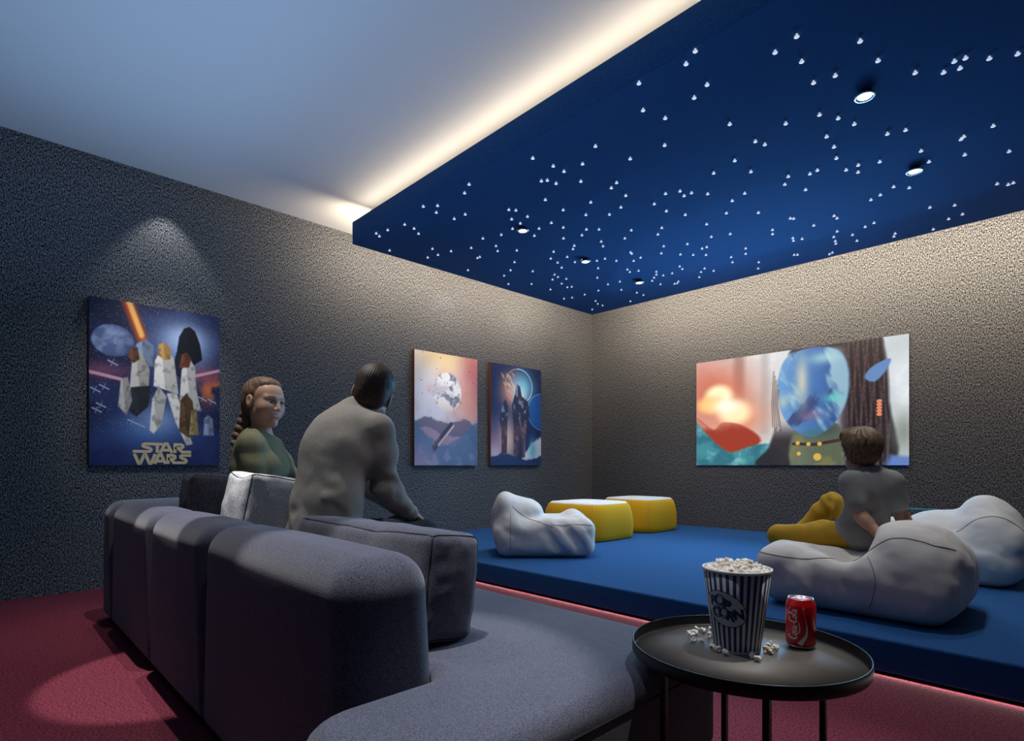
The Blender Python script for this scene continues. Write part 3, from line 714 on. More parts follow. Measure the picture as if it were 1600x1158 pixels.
# ------------------------------------------------------------------ sofa
def rounded_block(lo, hi, r, rtop=None, n=10, puff=0.0):
    """box with rounded edges; rtop = larger radius round the top"""
    lo = np.array(lo, float); hi = np.array(hi, float)
    c = (lo + hi) / 2; h = (hi - lo) / 2
    t = np.concatenate([np.linspace(-1, -0.7, n), np.linspace(-0.7, 0.7, 7)[1:-1], np.linspace(0.7, 1, n)])
    N = len(t)
    vs = []; fs = []; ids = {}
    def vid(i, j, k):
        key = (i, j, k)
        if key not in ids:
            ids[key] = len(vs); vs.append((t[i], t[j], t[k]))
        return ids[key]
    for d in range(3):
        for side in (0, N-1):
            for p in range(N-1):
                for q in range(N-1):
                    qd = []
                    for (x, y) in ((p, q), (p+1, q), (p+1, q+1), (p, q+1)):
                        k = [0, 0, 0]; k[d] = side; k[(d+1) % 3] = x; k[(d+2) % 3] = y
                        qd.append(vid(*k))
                    fs.append(tuple(qd) if side else tuple(qd[::-1]))
    P = np.array(vs)
    # remap so that |t| in 0.7..1 covers the rounded rim
    def remap(a, hh, rr):
        s = np.sign(a); b = np.abs(a)
        flat = (hh - rr)
        return s * np.where(b <= 0.7, b / 0.7 * flat, flat + (b - 0.7) / 0.3 * rr)
    rt = rtop if rtop else r
    w = np.clip((P[:, 2] + 0.7) / 1.4, 0, 1)
    rr = r + (rt - r) * w
    Q = np.stack([remap(P[:, i], h[i], np.minimum(rr, h[i]*0.98)) for i in range(3)], 1)
    C = np.stack([np.clip(Q[:, i], -(h[i]-np.minimum(rr, h[i]*0.98)), h[i]-np.minimum(rr, h[i]*0.98)) for i in range(3)], 1)
    D = Q - C
    # cube -> sphere on the rim
    M = np.abs(D).max(1); L = np.linalg.norm(D, axis=1)
    D = D * np.where(L > 1e-9, M / np.maximum(L, 1e-9), 1)[:, None]
    X = C + D
    if puff:
        for i in range(3):
            j, k = (i+1) % 3, (i+2) % 3
            X[:, i] += puff * np.sign(X[:, i]) * (np.abs(X[:, i]) / h[i] > 0.6) * np.cos(X[:, j]/h[j]*PI/2).clip(0) * np.cos(X[:, k]/h[k]*PI/2).clip(0)
    return X + c, fs

sofa = thing('corner_sofa', (-2.3, 1.0, 0), 'long low dark grey-blue fabric sofa with a seat extending towards the tray table', 'sofa')
for (x0, x1) in ((-3.650, -2.772), (-2.768, -2.024), (-2.020, -1.044)):
    v, f = rounded_block((x0, 0.54, 0.03), (x1, 0.772, 0.672), 0.03, 0.085, puff=0.006)
    add('backrest', v, f, m_sofa, sofa)
v, f = rounded_block((-3.92, 0.54, 0.03), (-3.655, 1.43, 0.672), 0.03, 0.085, puff=0.006)
add('armrest', v, f, m_sofa, sofa)
# L-shaped seat cushion
def rounded_poly(pts, rads, seg=8):
    out = []
    n = len(pts)
    for i in range(n):
        p = np.array(pts[i], float); a = nrm(np.array(pts[i-1]) - p); b = nrm(np.array(pts[(i+1) % n]) - p)
        r = rads[i]; ang = math.acos(np.clip(a @ b, -1, 1)); t = r / math.tan(ang/2)
        c = p + nrm(a + b) * (r / math.sin(ang/2))
        s = p + a*t; e = p + b*t
        for k in range(seg+1):
            q = s + (e - s) * k/seg
            out.append(c + nrm(q - c) * r)
    return np.array(out)
def soft_prism(outline, z0, z1, r, rb=0.02, seg=8):
    """extruded outline with rounded upper rim; ngon caps"""
    n = len(outline)
    nx = np.roll(outline, -1, 0) - np.roll(outline, 1, 0)
    nr = np.stack([nx[:, 1], -nx[:, 0]], 1); nr /= np.linalg.norm(nr, axis=1)[:, None]
    rings = []
    for k in range(seg+1):
        w = PI/2*k/seg; rings.append((rb*(1-math.sin(w)), z0 + rb*(1-math.cos(w))))
    for k in range(seg+1):
        w = PI/2*k/seg; rings.append((r*(1-math.cos(w)), z1 - r + r*math.sin(w)))
    vs = []; fs = []
    for ins, z in rings:
        for p, m in zip(outline, nr): vs.append((p[0]-m[0]*ins, p[1]-m[1]*ins, z))
    R = len(rings)
    for i in range(R-1):
        for k in range(n):
            k2 = (k+1) % n; fs.append((i*n+k, i*n+k2, (i+1)*n+k2, (i+1)*n+k))
    fs.append(tuple(range(n-1, -1, -1))); fs.append(tuple((R-1)*n+k for k in range(n)))
    return vs, fs
ol = rounded_poly([(-3.66, 0.765), (-1.035, 0.765), (-1.035, 0.40), (-0.69, 0.40), (-0.69, 1.43), (-3.66, 1.43)], [0.03, 0.05, 0.13, 0.10, 0.07, 0.03])
v, f = soft_prism(ol, 0.16, 0.402, 0.045, 0.01)
seat = add('seat_cushion', v, f, m_sofa, sofa)
ol2 = rounded_poly([(-3.65, 0.765), (-1.03, 0.765), (-1.03, 0.415), (-0.70, 0.415), (-0.70, 1.42), (-3.65, 1.42)], [0.03, 0.05, 0.11, 0.10, 0.07, 0.03])
v, f = soft_prism(ol2, 0.03, 0.158, 0.01, 0.01)
add('seat_base', v, f, m_sofa, sofa)
# seam round the seat edge
ol3 = rounded_poly([(-3.66, 0.765), (-1.035, 0.765), (-1.035, 0.40), (-0.69, 0.40), (-0.69, 1.43), (-3.66, 1.43)], [0.03, 0.05, 0.13, 0.10, 0.07, 0.03])
MB().tube([(p[0], p[1], 0.352) for p in ol3], 0.0026, 6, closed=True).build('seam', m_pipe_dk, sofa, smo=True)
feet = MB()
for i, (x, y) in enumerate(((-3.85, 0.60), (-1.15, 0.62), (-0.76, 1.36), (-3.85, 1.36), (-0.76, 0.50))):
    MB().lathe([(0.02, 0), (0.022, 0.031)], (x, y, 0), 16).build('leg', m_black, sofa, smo=True)

def cushion(name, c, half, R, m, label, mp, r=0.035, pinch=0.03, seed=0, sag=0.0, mpipe=None, group=None, tilt=None):
    """box cushion with welted edges, in local axes R (rows)"""
    n = 34
    t = np.linspace(-1, 1, n); t = np.sign(t)*(1-(1-np.abs(t))**1.35)
    P = []; fs = []; ids = {}
    def vid(i, j, k):
        if (i, j, k) not in ids:
            ids[(i, j, k)] = len(P); P.append((t[i], t[j], t[k]))
        return ids[(i, j, k)]
    for d in range(3):
        for side in (0, n-1):
            for p in range(n-1):
                for q in range(n-1):
                    qd = []
                    for (x, y) in ((p, q), (p+1, q), (p+1, q+1), (p, q+1)):
                        k = [0, 0, 0]; k[d] = side; k[(d+1) % 3] = x; k[(d+2) % 3] = y
                        qd.append(vid(*k))
                    fs.append(tuple(qd) if side else tuple(qd[::-1]))
    P = np.array(P); H = np.array(half)
    def shape(Q):
        X = Q * H
        rr = min(0.030, H.min()*0.5)
        C_ = np.clip(X, -(H-rr), H-rr); D_ = X - C_
        M_ = np.abs(D_).max(1); L_ = np.linalg.norm(D_, axis=1)
        X = C_ + D_ * np.where(L_ > 1e-9, M_/np.maximum(L_, 1e-9), 1)[:, None]
        for i in range(3):
            j, k = (i+1) % 3, (i+2) % 3
            b = (1 - Q[:, j]**2) * (1 - Q[:, k]**2)
            X[:, i] += np.sign(Q[:, i]) * np.abs(Q[:, i])**3 * b * pinch
            e = (Q[:, j]**2 * Q[:, k]**2)
            X[:, i] += -0.25 * pinch * Q[:, i] * e * 0 + 0
        # corners pulled out, edge middles drawn in
        mid = (1 - np.abs(Q[:, 0])**2)
        X[:, 1] *= 1 - 0.05 * mid; X[:, 2] -= sag * mid * (Q[:, 2] > 0) * np.abs(Q[:, 2])**2
        return X
    X = shape(P)
    nz = fbm(X, (7, 7, 7), seed, 3)
    nr_ = X / np.linalg.norm(X, axis=1)[:, None]
    X = X + nr_ * (nz * 0.008)[:, None]
    Wd = np.asarray(c) + X @ np.asarray(R)
    root = thing(name, tuple(np.asarray(c) - V(0, 0, half[2])), label, 'cushion', group)
    add('cover', Wd, fs, m, root)
    pipe = MB()
    for d in range(3):
        for s1 in (-1, 1):
            for s2 in (-1, 1):
                Q = np.zeros((20, 3)); Q[:, d] = np.linspace(-1, 1, 20); Q[:, (d+1) % 3] = s1; Q[:, (d+2) % 3] = s2
                Y = shape(Q); z2 = fbm(Y, (7, 7, 7), seed, 3); Y = Y + Y / np.linalg.norm(Y, axis=1)[:, None] * (z2 * 0.008)[:, None]
                pipe.tube(np.asarray(c) + Y @ np.asarray(R), 0.0024, 6)
    pipe.build('piping', mpipe or m, root, smo=True)
    return root

def axes(yaw, pitch=0.0, roll=0.0):
    M = Matrix.Rotation(yaw, 3, 'Z') @ Matrix.Rotation(pitch, 3, 'X') @ Matrix.Rotation(roll, 3, 'Y')
    return np.array(M.transposed())
rad = math.radians
cushion('cushion', (-3.36, 0.975, 0.610), (0.135, 0.165, 0.205), axes(rad(-4), rad(-6)), m_sofa_dk, 'very dark charcoal cushion upright at the far end of the sofa, behind the pale one', 0, seed=3, pinch=0.022, sag=0.02, mpipe=m_pipe_dk)
cushion('cushion', (-2.66, 0.985, 0.618), (0.125, 0.165, 0.210), axes(rad(5), rad(-9), rad(3)), m_pillow_lt, 'pale grey cushion leaning on the sofa beside the man in the sweater', 0, seed=9, pinch=0.022, sag=0.025, mpipe=m_pipe_dk)
cushion('cushion', (-1.525, 0.888, 0.551), (0.360, 0.088, 0.142), axes(rad(3), rad(-7)), m_sofa, 'long charcoal bolster cushion with dark piping at the near end of the sofa', 0, seed=5, pinch=0.015, sag=0.008, mpipe=m_pipe_dk)

# ------------------------------------------------------------------ tray table
TX, TY, TR, TZ = -0.565, 1.275, 0.250, 0.437
tb = thing('tray_table', (TX, TY, 0), 'round black metal tray table standing at the end of the sofa seat', 'table')
prof = [(0.0, -0.006), (TR-0.012, -0.006), (TR-0.003, -0.003), (TR, 0.002), (TR, 0.024), (TR-0.0008, 0.0255), (TR-0.0024, 0.0255), (TR-0.003, 0.024), (TR-0.003, 0.003), (TR-0.006, 0.0)]
MB().lathe(prof, (TX, TY, TZ), 128).build('tray_rim', m_black, tb, smo=True)
tp = MB().lathe([(TR-0.0035, 0.0002), (0, 0.0004)], (TX, TY, TZ), 96).build('tray_top', m_tray, tb, smo=True)
for (dx, dy) in ((-0.078, -0.212), (0.122, -0.176), (0.104, 0.196), (-0.128, 0.170)):
    MB().box((TX+dx-0.0065, TY+dy-0.0065, 0), (TX+dx+0.0065, TY+dy+0.0065, TZ-0.0055)).build('leg', m_black, tb)

# popcorn tub
PX, PY, PZ = -0.598, 1.309, TZ+0.0006
PB, PT, PH = 0.0525, 0.0760, 0.191
m_tubw = plain('tub white', rgb(214, 214, 218), 0.45); m_tubb = plain('tub navy', rgb(10, 44, 92), 0.45)
tub = thing('popcorn_tub', (PX, PY, PZ), 'blue and white striped paper tub heaped with popcorn on the tray table', 'tub')
seg = 120
vs = []; fs = []; mi = []
prof = [(PB, 0.0), (PB+0.0005, 0.006), (PB+(PT-PB)*0.5, PH*0.5), (PT, PH-0.004), (PT-0.0016, PH-0.004), (PB-0.001, 0.008), (0.0, 0.008)]
for r, z in prof:
    for k in range(seg): vs.append((PX + r*math.cos(2*PI*k/seg), PY + r*math.sin(2*PI*k/seg), PZ + z))
for i in range(len(prof)-1):
    for k in range(seg):
        k2 = (k+1) % seg; fs.append((i*seg+k, i*seg+k2, (i+1)*seg+k2, (i+1)*seg+k))
        mi.append(1 if (i in (1, 2) and (k // 2) % 2 == 0) else 0)
add('tub_wall', vs, fs, None, tub, mats=[m_tubw, m_tubb], midx=mi)
MB().lathe([(PT-0.0022, PH-0.006), (PT+0.0012, PH-0.0065), (PT+0.0026, PH-0.003), (PT+0.002, PH), (PT-0.0006, PH+0.001), (PT-0.0022, PH-0.002)], (PX, PY, PZ), 96, closed=True).build('rolled_rim', m_tubw, tub, smo=True)
view = math.atan2(-PY, -PX)                     # towards the room side where the badge faces
badge_a = view - 0.42
def on_tub(sx, sz, lift):
    """badge coordinates (metres, x to the reader's right) -> tub surface"""
    z = PH*0.545 + sz*1.14
    r = PB + (PT-PB)*z/PH
    w = badge_a + sx*1.14 / r
    n = V(math.cos(w), math.sin(w), 0)
    return V(PX, PY, PZ + z) + n * (r + lift)
mb = MB(); nb = 48
vs = [on_tub(0, 0, 0.0008)]; fs = []
ca, sa = math.cos(rad(-28)), math.sin(rad(-28))
def oval(rx, rz, k, n=nb):
    w = 2*PI*k/n; x, z = rx*math.cos(w), rz*math.sin(w)
    return x*ca - z*sa, x*sa + z*ca
RINGS = [0.2, 0.4, 0.6, 0.8, 1.0]
for q in RINGS:
    for k in range(nb):
        x, z = oval(0.0430*q, 0.0325*q, k); vs.append(on_tub(x, z, 0.0008))
fs += [(0, 1+k, 1+(k+1) % nb) for k in range(nb)]
for i in range(len(RINGS)-1):
    for k in range(nb):
        a0 = 1+i*nb; fs.append((a0+k, a0+nb+k, a0+nb+(k+1) % nb, a0+(k+1) % nb))
add('badge', vs, fs, m_tubw, tub)
bo_ = MB(); vs = []; fs = []
for q in (1.0, 1.045):
    for k in range(nb):
        x, z = oval(0.0430*q, 0.0325*q*1.01, k); vs.append(on_tub(x, z, 0.0011))
fs = [(k, nb+k, nb+(k+1) % nb, (k+1) % nb) for k in range(nb)]
add('badge_outline', vs, fs, m_tubb, tub)
let = MB()
for ch, x, z, s, rot in (('P', -0.0240, 0.0135, 0.026, 8), ('O', -0.0085, 0.0165, 0.030, 0), ('P', 0.0070, 0.0085, 0.026, -12),
                         ('C', -0.0170, -0.0085, 0.029, 14), ('O', -0.0005, -0.0085, 0.028, 0), ('R', 0.0145, -0.0135, 0.026, -8), ('N', 0.0275, -0.0085, 0.026, 12)):
    v2, f2 = glyph(ch, s, 0.0016)
    cr, sr = math.cos(rad(rot-6)), math.sin(rad(rot-6))
    let.put([on_tub(x + p[0]*cr - p[1]*sr, z + p[0]*sr + p[1]*cr, 0.0013) for p in v2], f2)
let.build('lettering', m_tubb, tub)
# thin bed of popcorn seen between the loose pieces
m_corn = fabric('popcorn', rgb(240, 232, 212), rgb(253, 251, 246), scale=(160, 160, 160), lo=0.30, hi=0.48, bump=0.3, spec=0.3, detail=1.0)
m_hull = plain('popcorn hull', rgb(196, 140, 60), 0.5)
bed = MB()
R_ = PT-0.003
for i in range(9):
    for k in range(40):
        rr_ = R_ * (i / 8); w = 2*PI*k/40
        z = PH - 0.018 + 0.016*(1-(i/8)**2) + 0.0015*math.sin(w*9+i*2)*(i < 8)
        bed.v.append((PX + rr_*math.cos(w), PY + rr_*math.sin(w), PZ + z))
for i in range(8):
    for k in range(40):
        bed.f.append((i*40+k, (i+1)*40+k, (i+1)*40+(k+1) % 40, i*40+(k+1) % 40))
o = bed.build('popcorn_filling', m_corn, tub, smo=True); o['kind'] = 'stuff'

def corn_mesh(seed):
    r = random.Random(seed)
    pr = [ell((0, 0, 0), (0.0045, 0.0045, 0.004), k=0.002)]
    for k in range(9):
        w = r.random()*2*PI; zz = r.uniform(-0.8, 1); q = math.sqrt(max(0, 1-zz*zz))
        s = r.uniform(0.0026, 0.0043); d = r.uniform(0.0045, 0.0068)
        pr.append(ell((d*q*math.cos(w), d*q*math.sin(w), d*zz), (s, s*r.uniform(0.8, 1.1), s), k=0.0012))
    v, f = sdf_mesh(pr, 0.0011, pad=0.004)
    return v, f
corn_src = []
for k in range(4):
    v, f = corn_mesh(40+k)
    v = v - np.array([0, 0, v[:, 2].min()])
    c = v - v.mean(0); low = np.linalg.norm(c, axis=1)
    fc = v[f].mean(1)
    midx = (np.linalg.norm(fc - v.mean(0) + np.array([0.0, 0.0055, 0.001]), axis=1) < 0.0042).astype(int)
    me = bpy.data.meshes.new('popcorn'); me.from_pydata(v.tolist(), [], f.tolist())
    me.materials.append(m_corn); me.materials.append(m_hull); me.polygons.foreach_set('material_index', midx.astype(np.int32)); smooth(me)
    corn_src.append(me)
def corn(x, y, z, label, group, s=1.0, i=0):
    o = bpy.data.objects.new('popcorn', corn_src[i % 4]); COL.objects.link(o)
    o.location = (x, y, z); o.scale = (s, s, s)
    r = random.Random(i*7+1)
    o.rotation_euler = (0, 0, r.random()*6.28)
    return tag(o, label, 'popcorn', group)
cnt = 0
for ring, nn in ((0.0, 1), (0.018, 6), (0.034, 12), (0.050, 17), (0.0635, 22)):
    for k in range(nn):
        w = 2*PI*k/nn + ring*40 + random.uniform(-0.1, 0.1)
        rr_ = ring + random.uniform(-0.002, 0.002)
        q = rr_/0.075
        zz = PH - 0.018 + 0.016*(1-q*q) - 0.003 + random.uniform(0, 0.005) + (0.008 if math.cos(w - math.atan2(PY, PX)) > 0.1 and 0.01 < ring < 0.06 else 0)
        corn(PX + rr_*math.cos(w), PY + rr_*math.sin(w), PZ + zz, 'white popped kernel heaped inside the striped tub', 'popcorn heaped in the tub', 0.95 + 0.15*random.random(), cnt); cnt += 1

# loose popcorn on the tray ; positions on the tray in metres from its centre
for pts, lb, gr, s_ in ((((-0.1556, 0.0374, 0), (-0.1524, 0.0565, 0), (-0.1379, 0.0213, 0), (-0.1222, -0.0067, 0), (-0.1616, 0.0875, 0), (-0.1470, 0.0904, 0), (-0.1162, 0.0630, 0), (-0.1056, -0.0001, 0), (-0.1384, 0.1117, 0)), 'loose popcorn of the cluster on the tray beside the tub, on the sofa side', 'popcorn loose by the sofa side', 1.0),
                        (((-0.0655, -0.0206, 0), (-0.0483, -0.0258, 0), (-0.0267, -0.0355, 0)), 'loose popcorn touching the foot of the striped tub in its shade', 'popcorn at the foot of the tub', 1.0),
                        (((0.0218, -0.0129, 0), (0.0396, -0.0245, 0)), 'loose popcorn of the pair lying just in front of the tub', 'pair of popcorn before the tub', 1.0),
                        (((0.0293, 0.0454, 0), (0.0198, 0.0888, 0), (0.0401, 0.0470, 0), (0.0401, 0.0763, 0)), 'loose popcorn of the small pile between the tub and the red can', 'popcorn between tub and can', 1.1)):
    for dx, dy, dz in pts:
        corn(TX+dx, TY+dy, TZ+0.0008, lb, gr, s_*random.uniform(0.92, 1.08), cnt); cnt += 1

# soda can
CXp, CYp = -0.498, 1.432
m_red = plain('can red', rgb(200, 8, 14), 0.25, spec=0.6); m_alu = plain('can aluminium', (0.75, 0.76, 0.78), 0.25, metal=1.0)
m_ink = plain('can white ink', rgb(232, 222, 222), 0.35)
can = thing('soda_can', (CXp, CYp, TZ), 'red soda can with white script standing on the tray table', 'can')
RC, HCn = 0.033, 0.116
MB().lathe([(0.0305, 0.007), (RC, 0.012), (RC, HCn-0.017), (RC-0.001, HCn-0.0145), (0.0285, HCn-0.004), (0.0275, HCn-0.002)], (CXp, CYp, TZ+0.0006), 64).build('can_body', m_red, can, smo=True)
MB().lathe([(0.020, 0.003), (0.023, 0.0), (0.0255, 0.0), (0.0306, 0.0072)], (CXp, CYp, TZ+0.0006), 64).build('can_base', m_alu, can, smo=True)
MB().lathe([(0.0275, HCn-0.0025), (0.0280, HCn-0.001), (0.0275, HCn), (0.0262, HCn-0.0005), (0.0255, HCn-0.004), (0.0, HCn-0.004)], (CXp, CYp, TZ+0.0006), 64).build('can_lid', m_alu, can, smo=True)
tabm = MB(); tabm.tube([(CXp+0.009*math.cos(w)-0.004, CYp+0.006*math.sin(w), TZ+HCn-0.0015) for w in np.linspace(0, 2*PI, 16)[:-1]], 0.0012, 6, closed=True)
tabm.build('pull_tab', m_alu, can, smo=True)
view2 = math.atan2(-CYp, -CXp)
def on_can(sx, sz, lift, a0):
    w = a0 + sx / RC
    z = 0.0125 + sz
    r = RC if z < HCn-0.0165 else RC - (z - (HCn-0.0165)) * 0.36
    return V(CXp + (r+lift)*math.cos(w), CYp + (r+lift)*math.sin(w), TZ + 0.0006 + z)
def ribbon(mb, pl, wd, a0, lift=0.0003):
    pl = [np.array(p, float) for p in pl]; n = len(pl); L = []; R = []
    for i in range(n):
        d = pl[min(i+1, n-1)] - pl[max(i-1, 0)]; d = d/(np.linalg.norm(d)+1e-9); m = np.array([-d[1], d[0]])
        w = wd[i] if hasattr(wd, '__len__') else wd
        L.append(on_can(*(pl[i]+m*w/2), lift, a0)); R.append(on_can(*(pl[i]-m*w/2), lift, a0))
    mb.put(L+R, [(n+i, n+i+1, i+1, i) for i in range(n-1)])
def curve(pts, n=8):
    """Catmull-Rom through points"""
    P = [np.array(p, float) for p in pts]; P = [2*P[0]-P[1]] + P + [2*P[-1]-P[-2]]
    out = []
    for i in range(1, len(P)-2):
        for k in range(n):
            t = k/n
            out.append(0.5*((2*P[i]) + (-P[i-1]+P[i+1])*t + (2*P[i-1]-5*P[i]+4*P[i+1]-P[i+2])*t*t + (-P[i-1]+3*P[i]-3*P[i+1]+P[i+2])*t**3))
    out.append(P[-2]); return out
# script word, written along s (reading direction), t = letter height
def script_letters():
    L = []
    def capC(o): L.append(([(o+0.30, 0.95), (o+0.22, 1.15), (o+0.06, 1.05), (o-0.08, 0.6), (o-0.06, 0.18), (o+0.10, 0.0), (o+0.34, 0.18)], 1.3))
    def oo(o): L.append(([(o+0.12, 0.5), (o, 0.3), (o+0.03, 0.05), (o+0.15, 0.0), (o+0.24, 0.2), (o+0.20, 0.45), (o+0.12, 0.5), (o+0.30, 0.40)], 1.0))
    def cc(o): L.append(([(o+0.22, 0.42), (o+0.12, 0.52), (o, 0.3), (o+0.04, 0.05), (o+0.16, 0.0), (o+0.28, 0.15)], 1.0))
    def aa(o): L.append(([(o+0.22, 0.45), (o+0.10, 0.5), (o, 0.25), (o+0.06, 0.0), (o+0.18, 0.15), (o+0.26, 0.5), (o+0.22, 0.1), (o+0.30, 0.0), (o+0.40, 0.12)], 1.0))
    capC(0.1); oo(0.50); cc(0.84); aa(1.16)
    L.append(([(1.60, 0.30), (1.80, 0.34)], 1.1))
    capC(2.0); oo(2.40)
    L.append(([(2.74, 0.2), (2.95, 0.9), (2.93, 1.12), (2.84, 0.95), (2.78, 0.3), (2.84, 0.0), (2.96, 0.1)], 1.0))
    aa(3.04)
    L.append(([(0.44, 0.18), (0.8, -0.32), (1.5, -0.36), (1.9, -0.22)], 0.8))
    L.append(([(2.34, 0.95), (2.7, 1.30), (3.2, 1.25), (3.55, 0.9)], 0.8))
    return L
scr = MB(); a_s = view2 - 0.47
for pts, wd in script_letters():
    pl = curve(pts, 6)
    q = [(-(p[1]-0.45)*0.0175 - 0.001, 0.012 + p[0]*0.0205) for p in pl]    # runs up the can
    n = len(q); ws = [0.0016*wd*(0.75 + 0.5*math.sin(PI*i/max(1, n-1))) for i in range(n)]
    ribbon(scr, q, ws, a_s)
scr.build('script_lettering', m_ink, can, smo=True)
wave = MB()
pl = curve([(-0.006, 0.000), (0.0075, 0.022), (0.0085, 0.045), (0.0035, 0.068), (0.0015, 0.087)], 8)
ws = [0.0105 - 0.0098*math.sin(PI/2*min(1, i/ (len(pl)*0.75))) + (0.004 if i > len(pl)*0.86 else 0)*((i-len(pl)*0.86)/(len(pl)*0.14)) for i in range(len(pl))]
ribbon(wave, pl, ws, view2 + 0.12); wave.build('white_wave', m_ink, can, smo=True)

# ------------------------------------------------------------------ yellow poufs
DECK = 0.152
m_yel = fabric('yellow felt', (0.68, 0.34, 0.010), (0.80, 0.43, 0.02), scale=(220, 220, 220), lo=0.3, hi=0.7, bump=0.1)
m_ptop = fabric('pouf top cloth', rgb(224, 222, 216), rgb(240, 238, 232), scale=(300, 300, 300), bump=0.05)
m_yseam = plain('pouf stitching', rgb(206, 168, 90), 0.8)
def pouf(cx, cy, hs, yaw, label, hz=0.36):
    p = thing('pouf', (cx, cy, DECK), label, 'pouf', 'yellow poufs on the platform')
    co, si = math.cos(yaw), math.sin(yaw)
    def outline(s, n=96):
        out = []
        for k in range(n):
            w = 2*PI*k/n + PI/4
            c, d = math.cos(w), math.sin(w); e = 4.6
            r = s / (abs(c)**e + abs(d)**e)**(1/e)
            x, y = r*c, r*d
            out.append((cx + x*co - y*si, cy + x*si + y*co))
        return out
    prof = [(0.94, 0.002), (0.975, 0.012), (0.995, 0.06), (1.0, 0.12), (0.992, 0.19), (0.965, 0.26), (0.925, 0.31), (0.89, 0.335), (0.865, 0.345)]
    prof = [(s, z/0.36*hz) for s, z in prof]
    vs = []; fs = []
    n = 96
    for s, z in prof: vs += [(x, y, DECK+z) for x, y in outline(hs*s)]
    for i in range(len(prof)-1):
        for k in range(n): fs.append((i*n+k, i*n+(k+1) % n, (i+1)*n+(k+1) % n, (i+1)*n+k))
    fs.append(tuple(range(n-1, -1, -1)))
    add('side_cover', vs, fs, m_yel, p)
    vs = []; fs = []
    tops = [(0.868, 0.343), (0.858, 0.351), (0.83, 0.3565), (0.7, 0.361), (0.45, 0.364), (0.2, 0.365), (0.01, 0.365)]
    for s, z in tops: vs += [(x, y, DECK+z/0.36*hz) for x, y in outline(hs*s)]
    for i in range(len(tops)-1):
        for k in range(n): fs.append((i*n+k, i*n+(k+1) % n, (i+1)*n+(k+1) % n, (i+1)*n+k))
    add('top_cover', vs, fs, m_ptop, p)
    for q in range(4):
        pts = []
        for s, z in prof:
            x, y = outline(hs*s*1.001)[q*24]; pts.append((x, y, DECK+z))
        MB().tube(pts, 0.003, 6).build('corner_seam', m_yseam, p, smo=True)
pouf(-3.56, 4.47, 0.365, 0.0, 'yellow pouf with a white top standing half behind the smaller white bag seat')
pouf(-3.60, 5.42, 0.345, 0.0, 'yellow pouf with a white top set deeper, closest to the room corner')

# ------------------------------------------------------------------ bag seats
m_bag = fabric('bag seat cotton', rgb(206, 198, 190), rgb(224, 216, 208), scale=(500, 500, 500), bump=0.06, spec=0.2)
m_bag2 = fabric('bag seat bright cotton', rgb(208, 204, 200), rgb(224, 220, 216), scale=(500, 500, 500), bump=0.06, spec=0.2)
m_bseam = plain('bag seam thread', rgb(138, 132, 128), 0.9)
def bag(c, yaw, shapes, label, mat, folds, seams, seed, h=0.011):
    co, si = math.cos(yaw), math.sin(yaw)
    R = np.array([[co, si, 0], [-si, co, 0], [0, 0, 1]])
    c = np.array(c, float)
    pr = []
    for kind, lc, hs, rd, k in shapes:
        wc = c + np.array(lc) @ R
        if kind == 'b': pr.append(rbox(wc, hs, rd, R, k))
        elif kind == 'e': pr.append(ell(wc, hs, R, k))
        elif kind == 's': pr.append(ell(wc, hs, R, k, 's'))
    v, f = sdf_mesh(pr, h, zmin=DECK+0.002)
    v = relax(v, f, 2)
    L = (v - c) @ R.T
    nr = vnormals(v, f)
    d = 0.0085 * fbm(L, (5, 5, 5), seed, 3) + 0.0025 * fbm(L, (13, 13, 13), seed+9, 2)
    for (p0, dirn, freq, amp, rad_, ph) in folds:
        p0 = np.array(p0); dirn = nrm(dirn)
        w = np.exp(-(((L - p0)**2).sum(1)) / rad_**2)
        wob = fbm(L, (4, 4, 4), seed+5, 2) * 1.3
        s = np.sin((L @ dirn) * freq + ph + wob)
        d += amp * w * (np.abs(s)**0.7*np.sign(s))
    keep = np.clip((v[:, 2] - DECK - 0.004) / 0.04, 0, 1)
    v = v + nr * (d * keep)[:, None]
    v[:, 2] = np.maximum(v[:, 2], DECK + 0.002)
    v = relax(v, f, 1, 0.4)
    root = thing('bean_bag', (c[0], c[1], DECK), label, 'bean bag', 'white bean bags on the platform')
    add('cover', v, f, mat, root)
    bv = BVHTree.FromPolygons(v.tolist(), f.tolist())
    for sm in seams:
        pts = []
        for (o, t) in sm:                      # ray origin and target, in bag axes
            ow = c + np.array(o) @ R; tw = c + np.array(t) @ R
            hit = bv.ray_cast(Vector(ow), Vector(nrm(tw - ow)))
            if hit[0] is not None: pts.append(np.array(hit[0] + hit[1] * 0.0012) )
        if len(pts) > 2:
            MB().tube(pts, 0.0019, 6).build('seam', m_bseam, root, smo=True)
    return root
def arc_seam(fn, n=40):
    return [fn(t) for t in np.linspace(0, 1, n)]

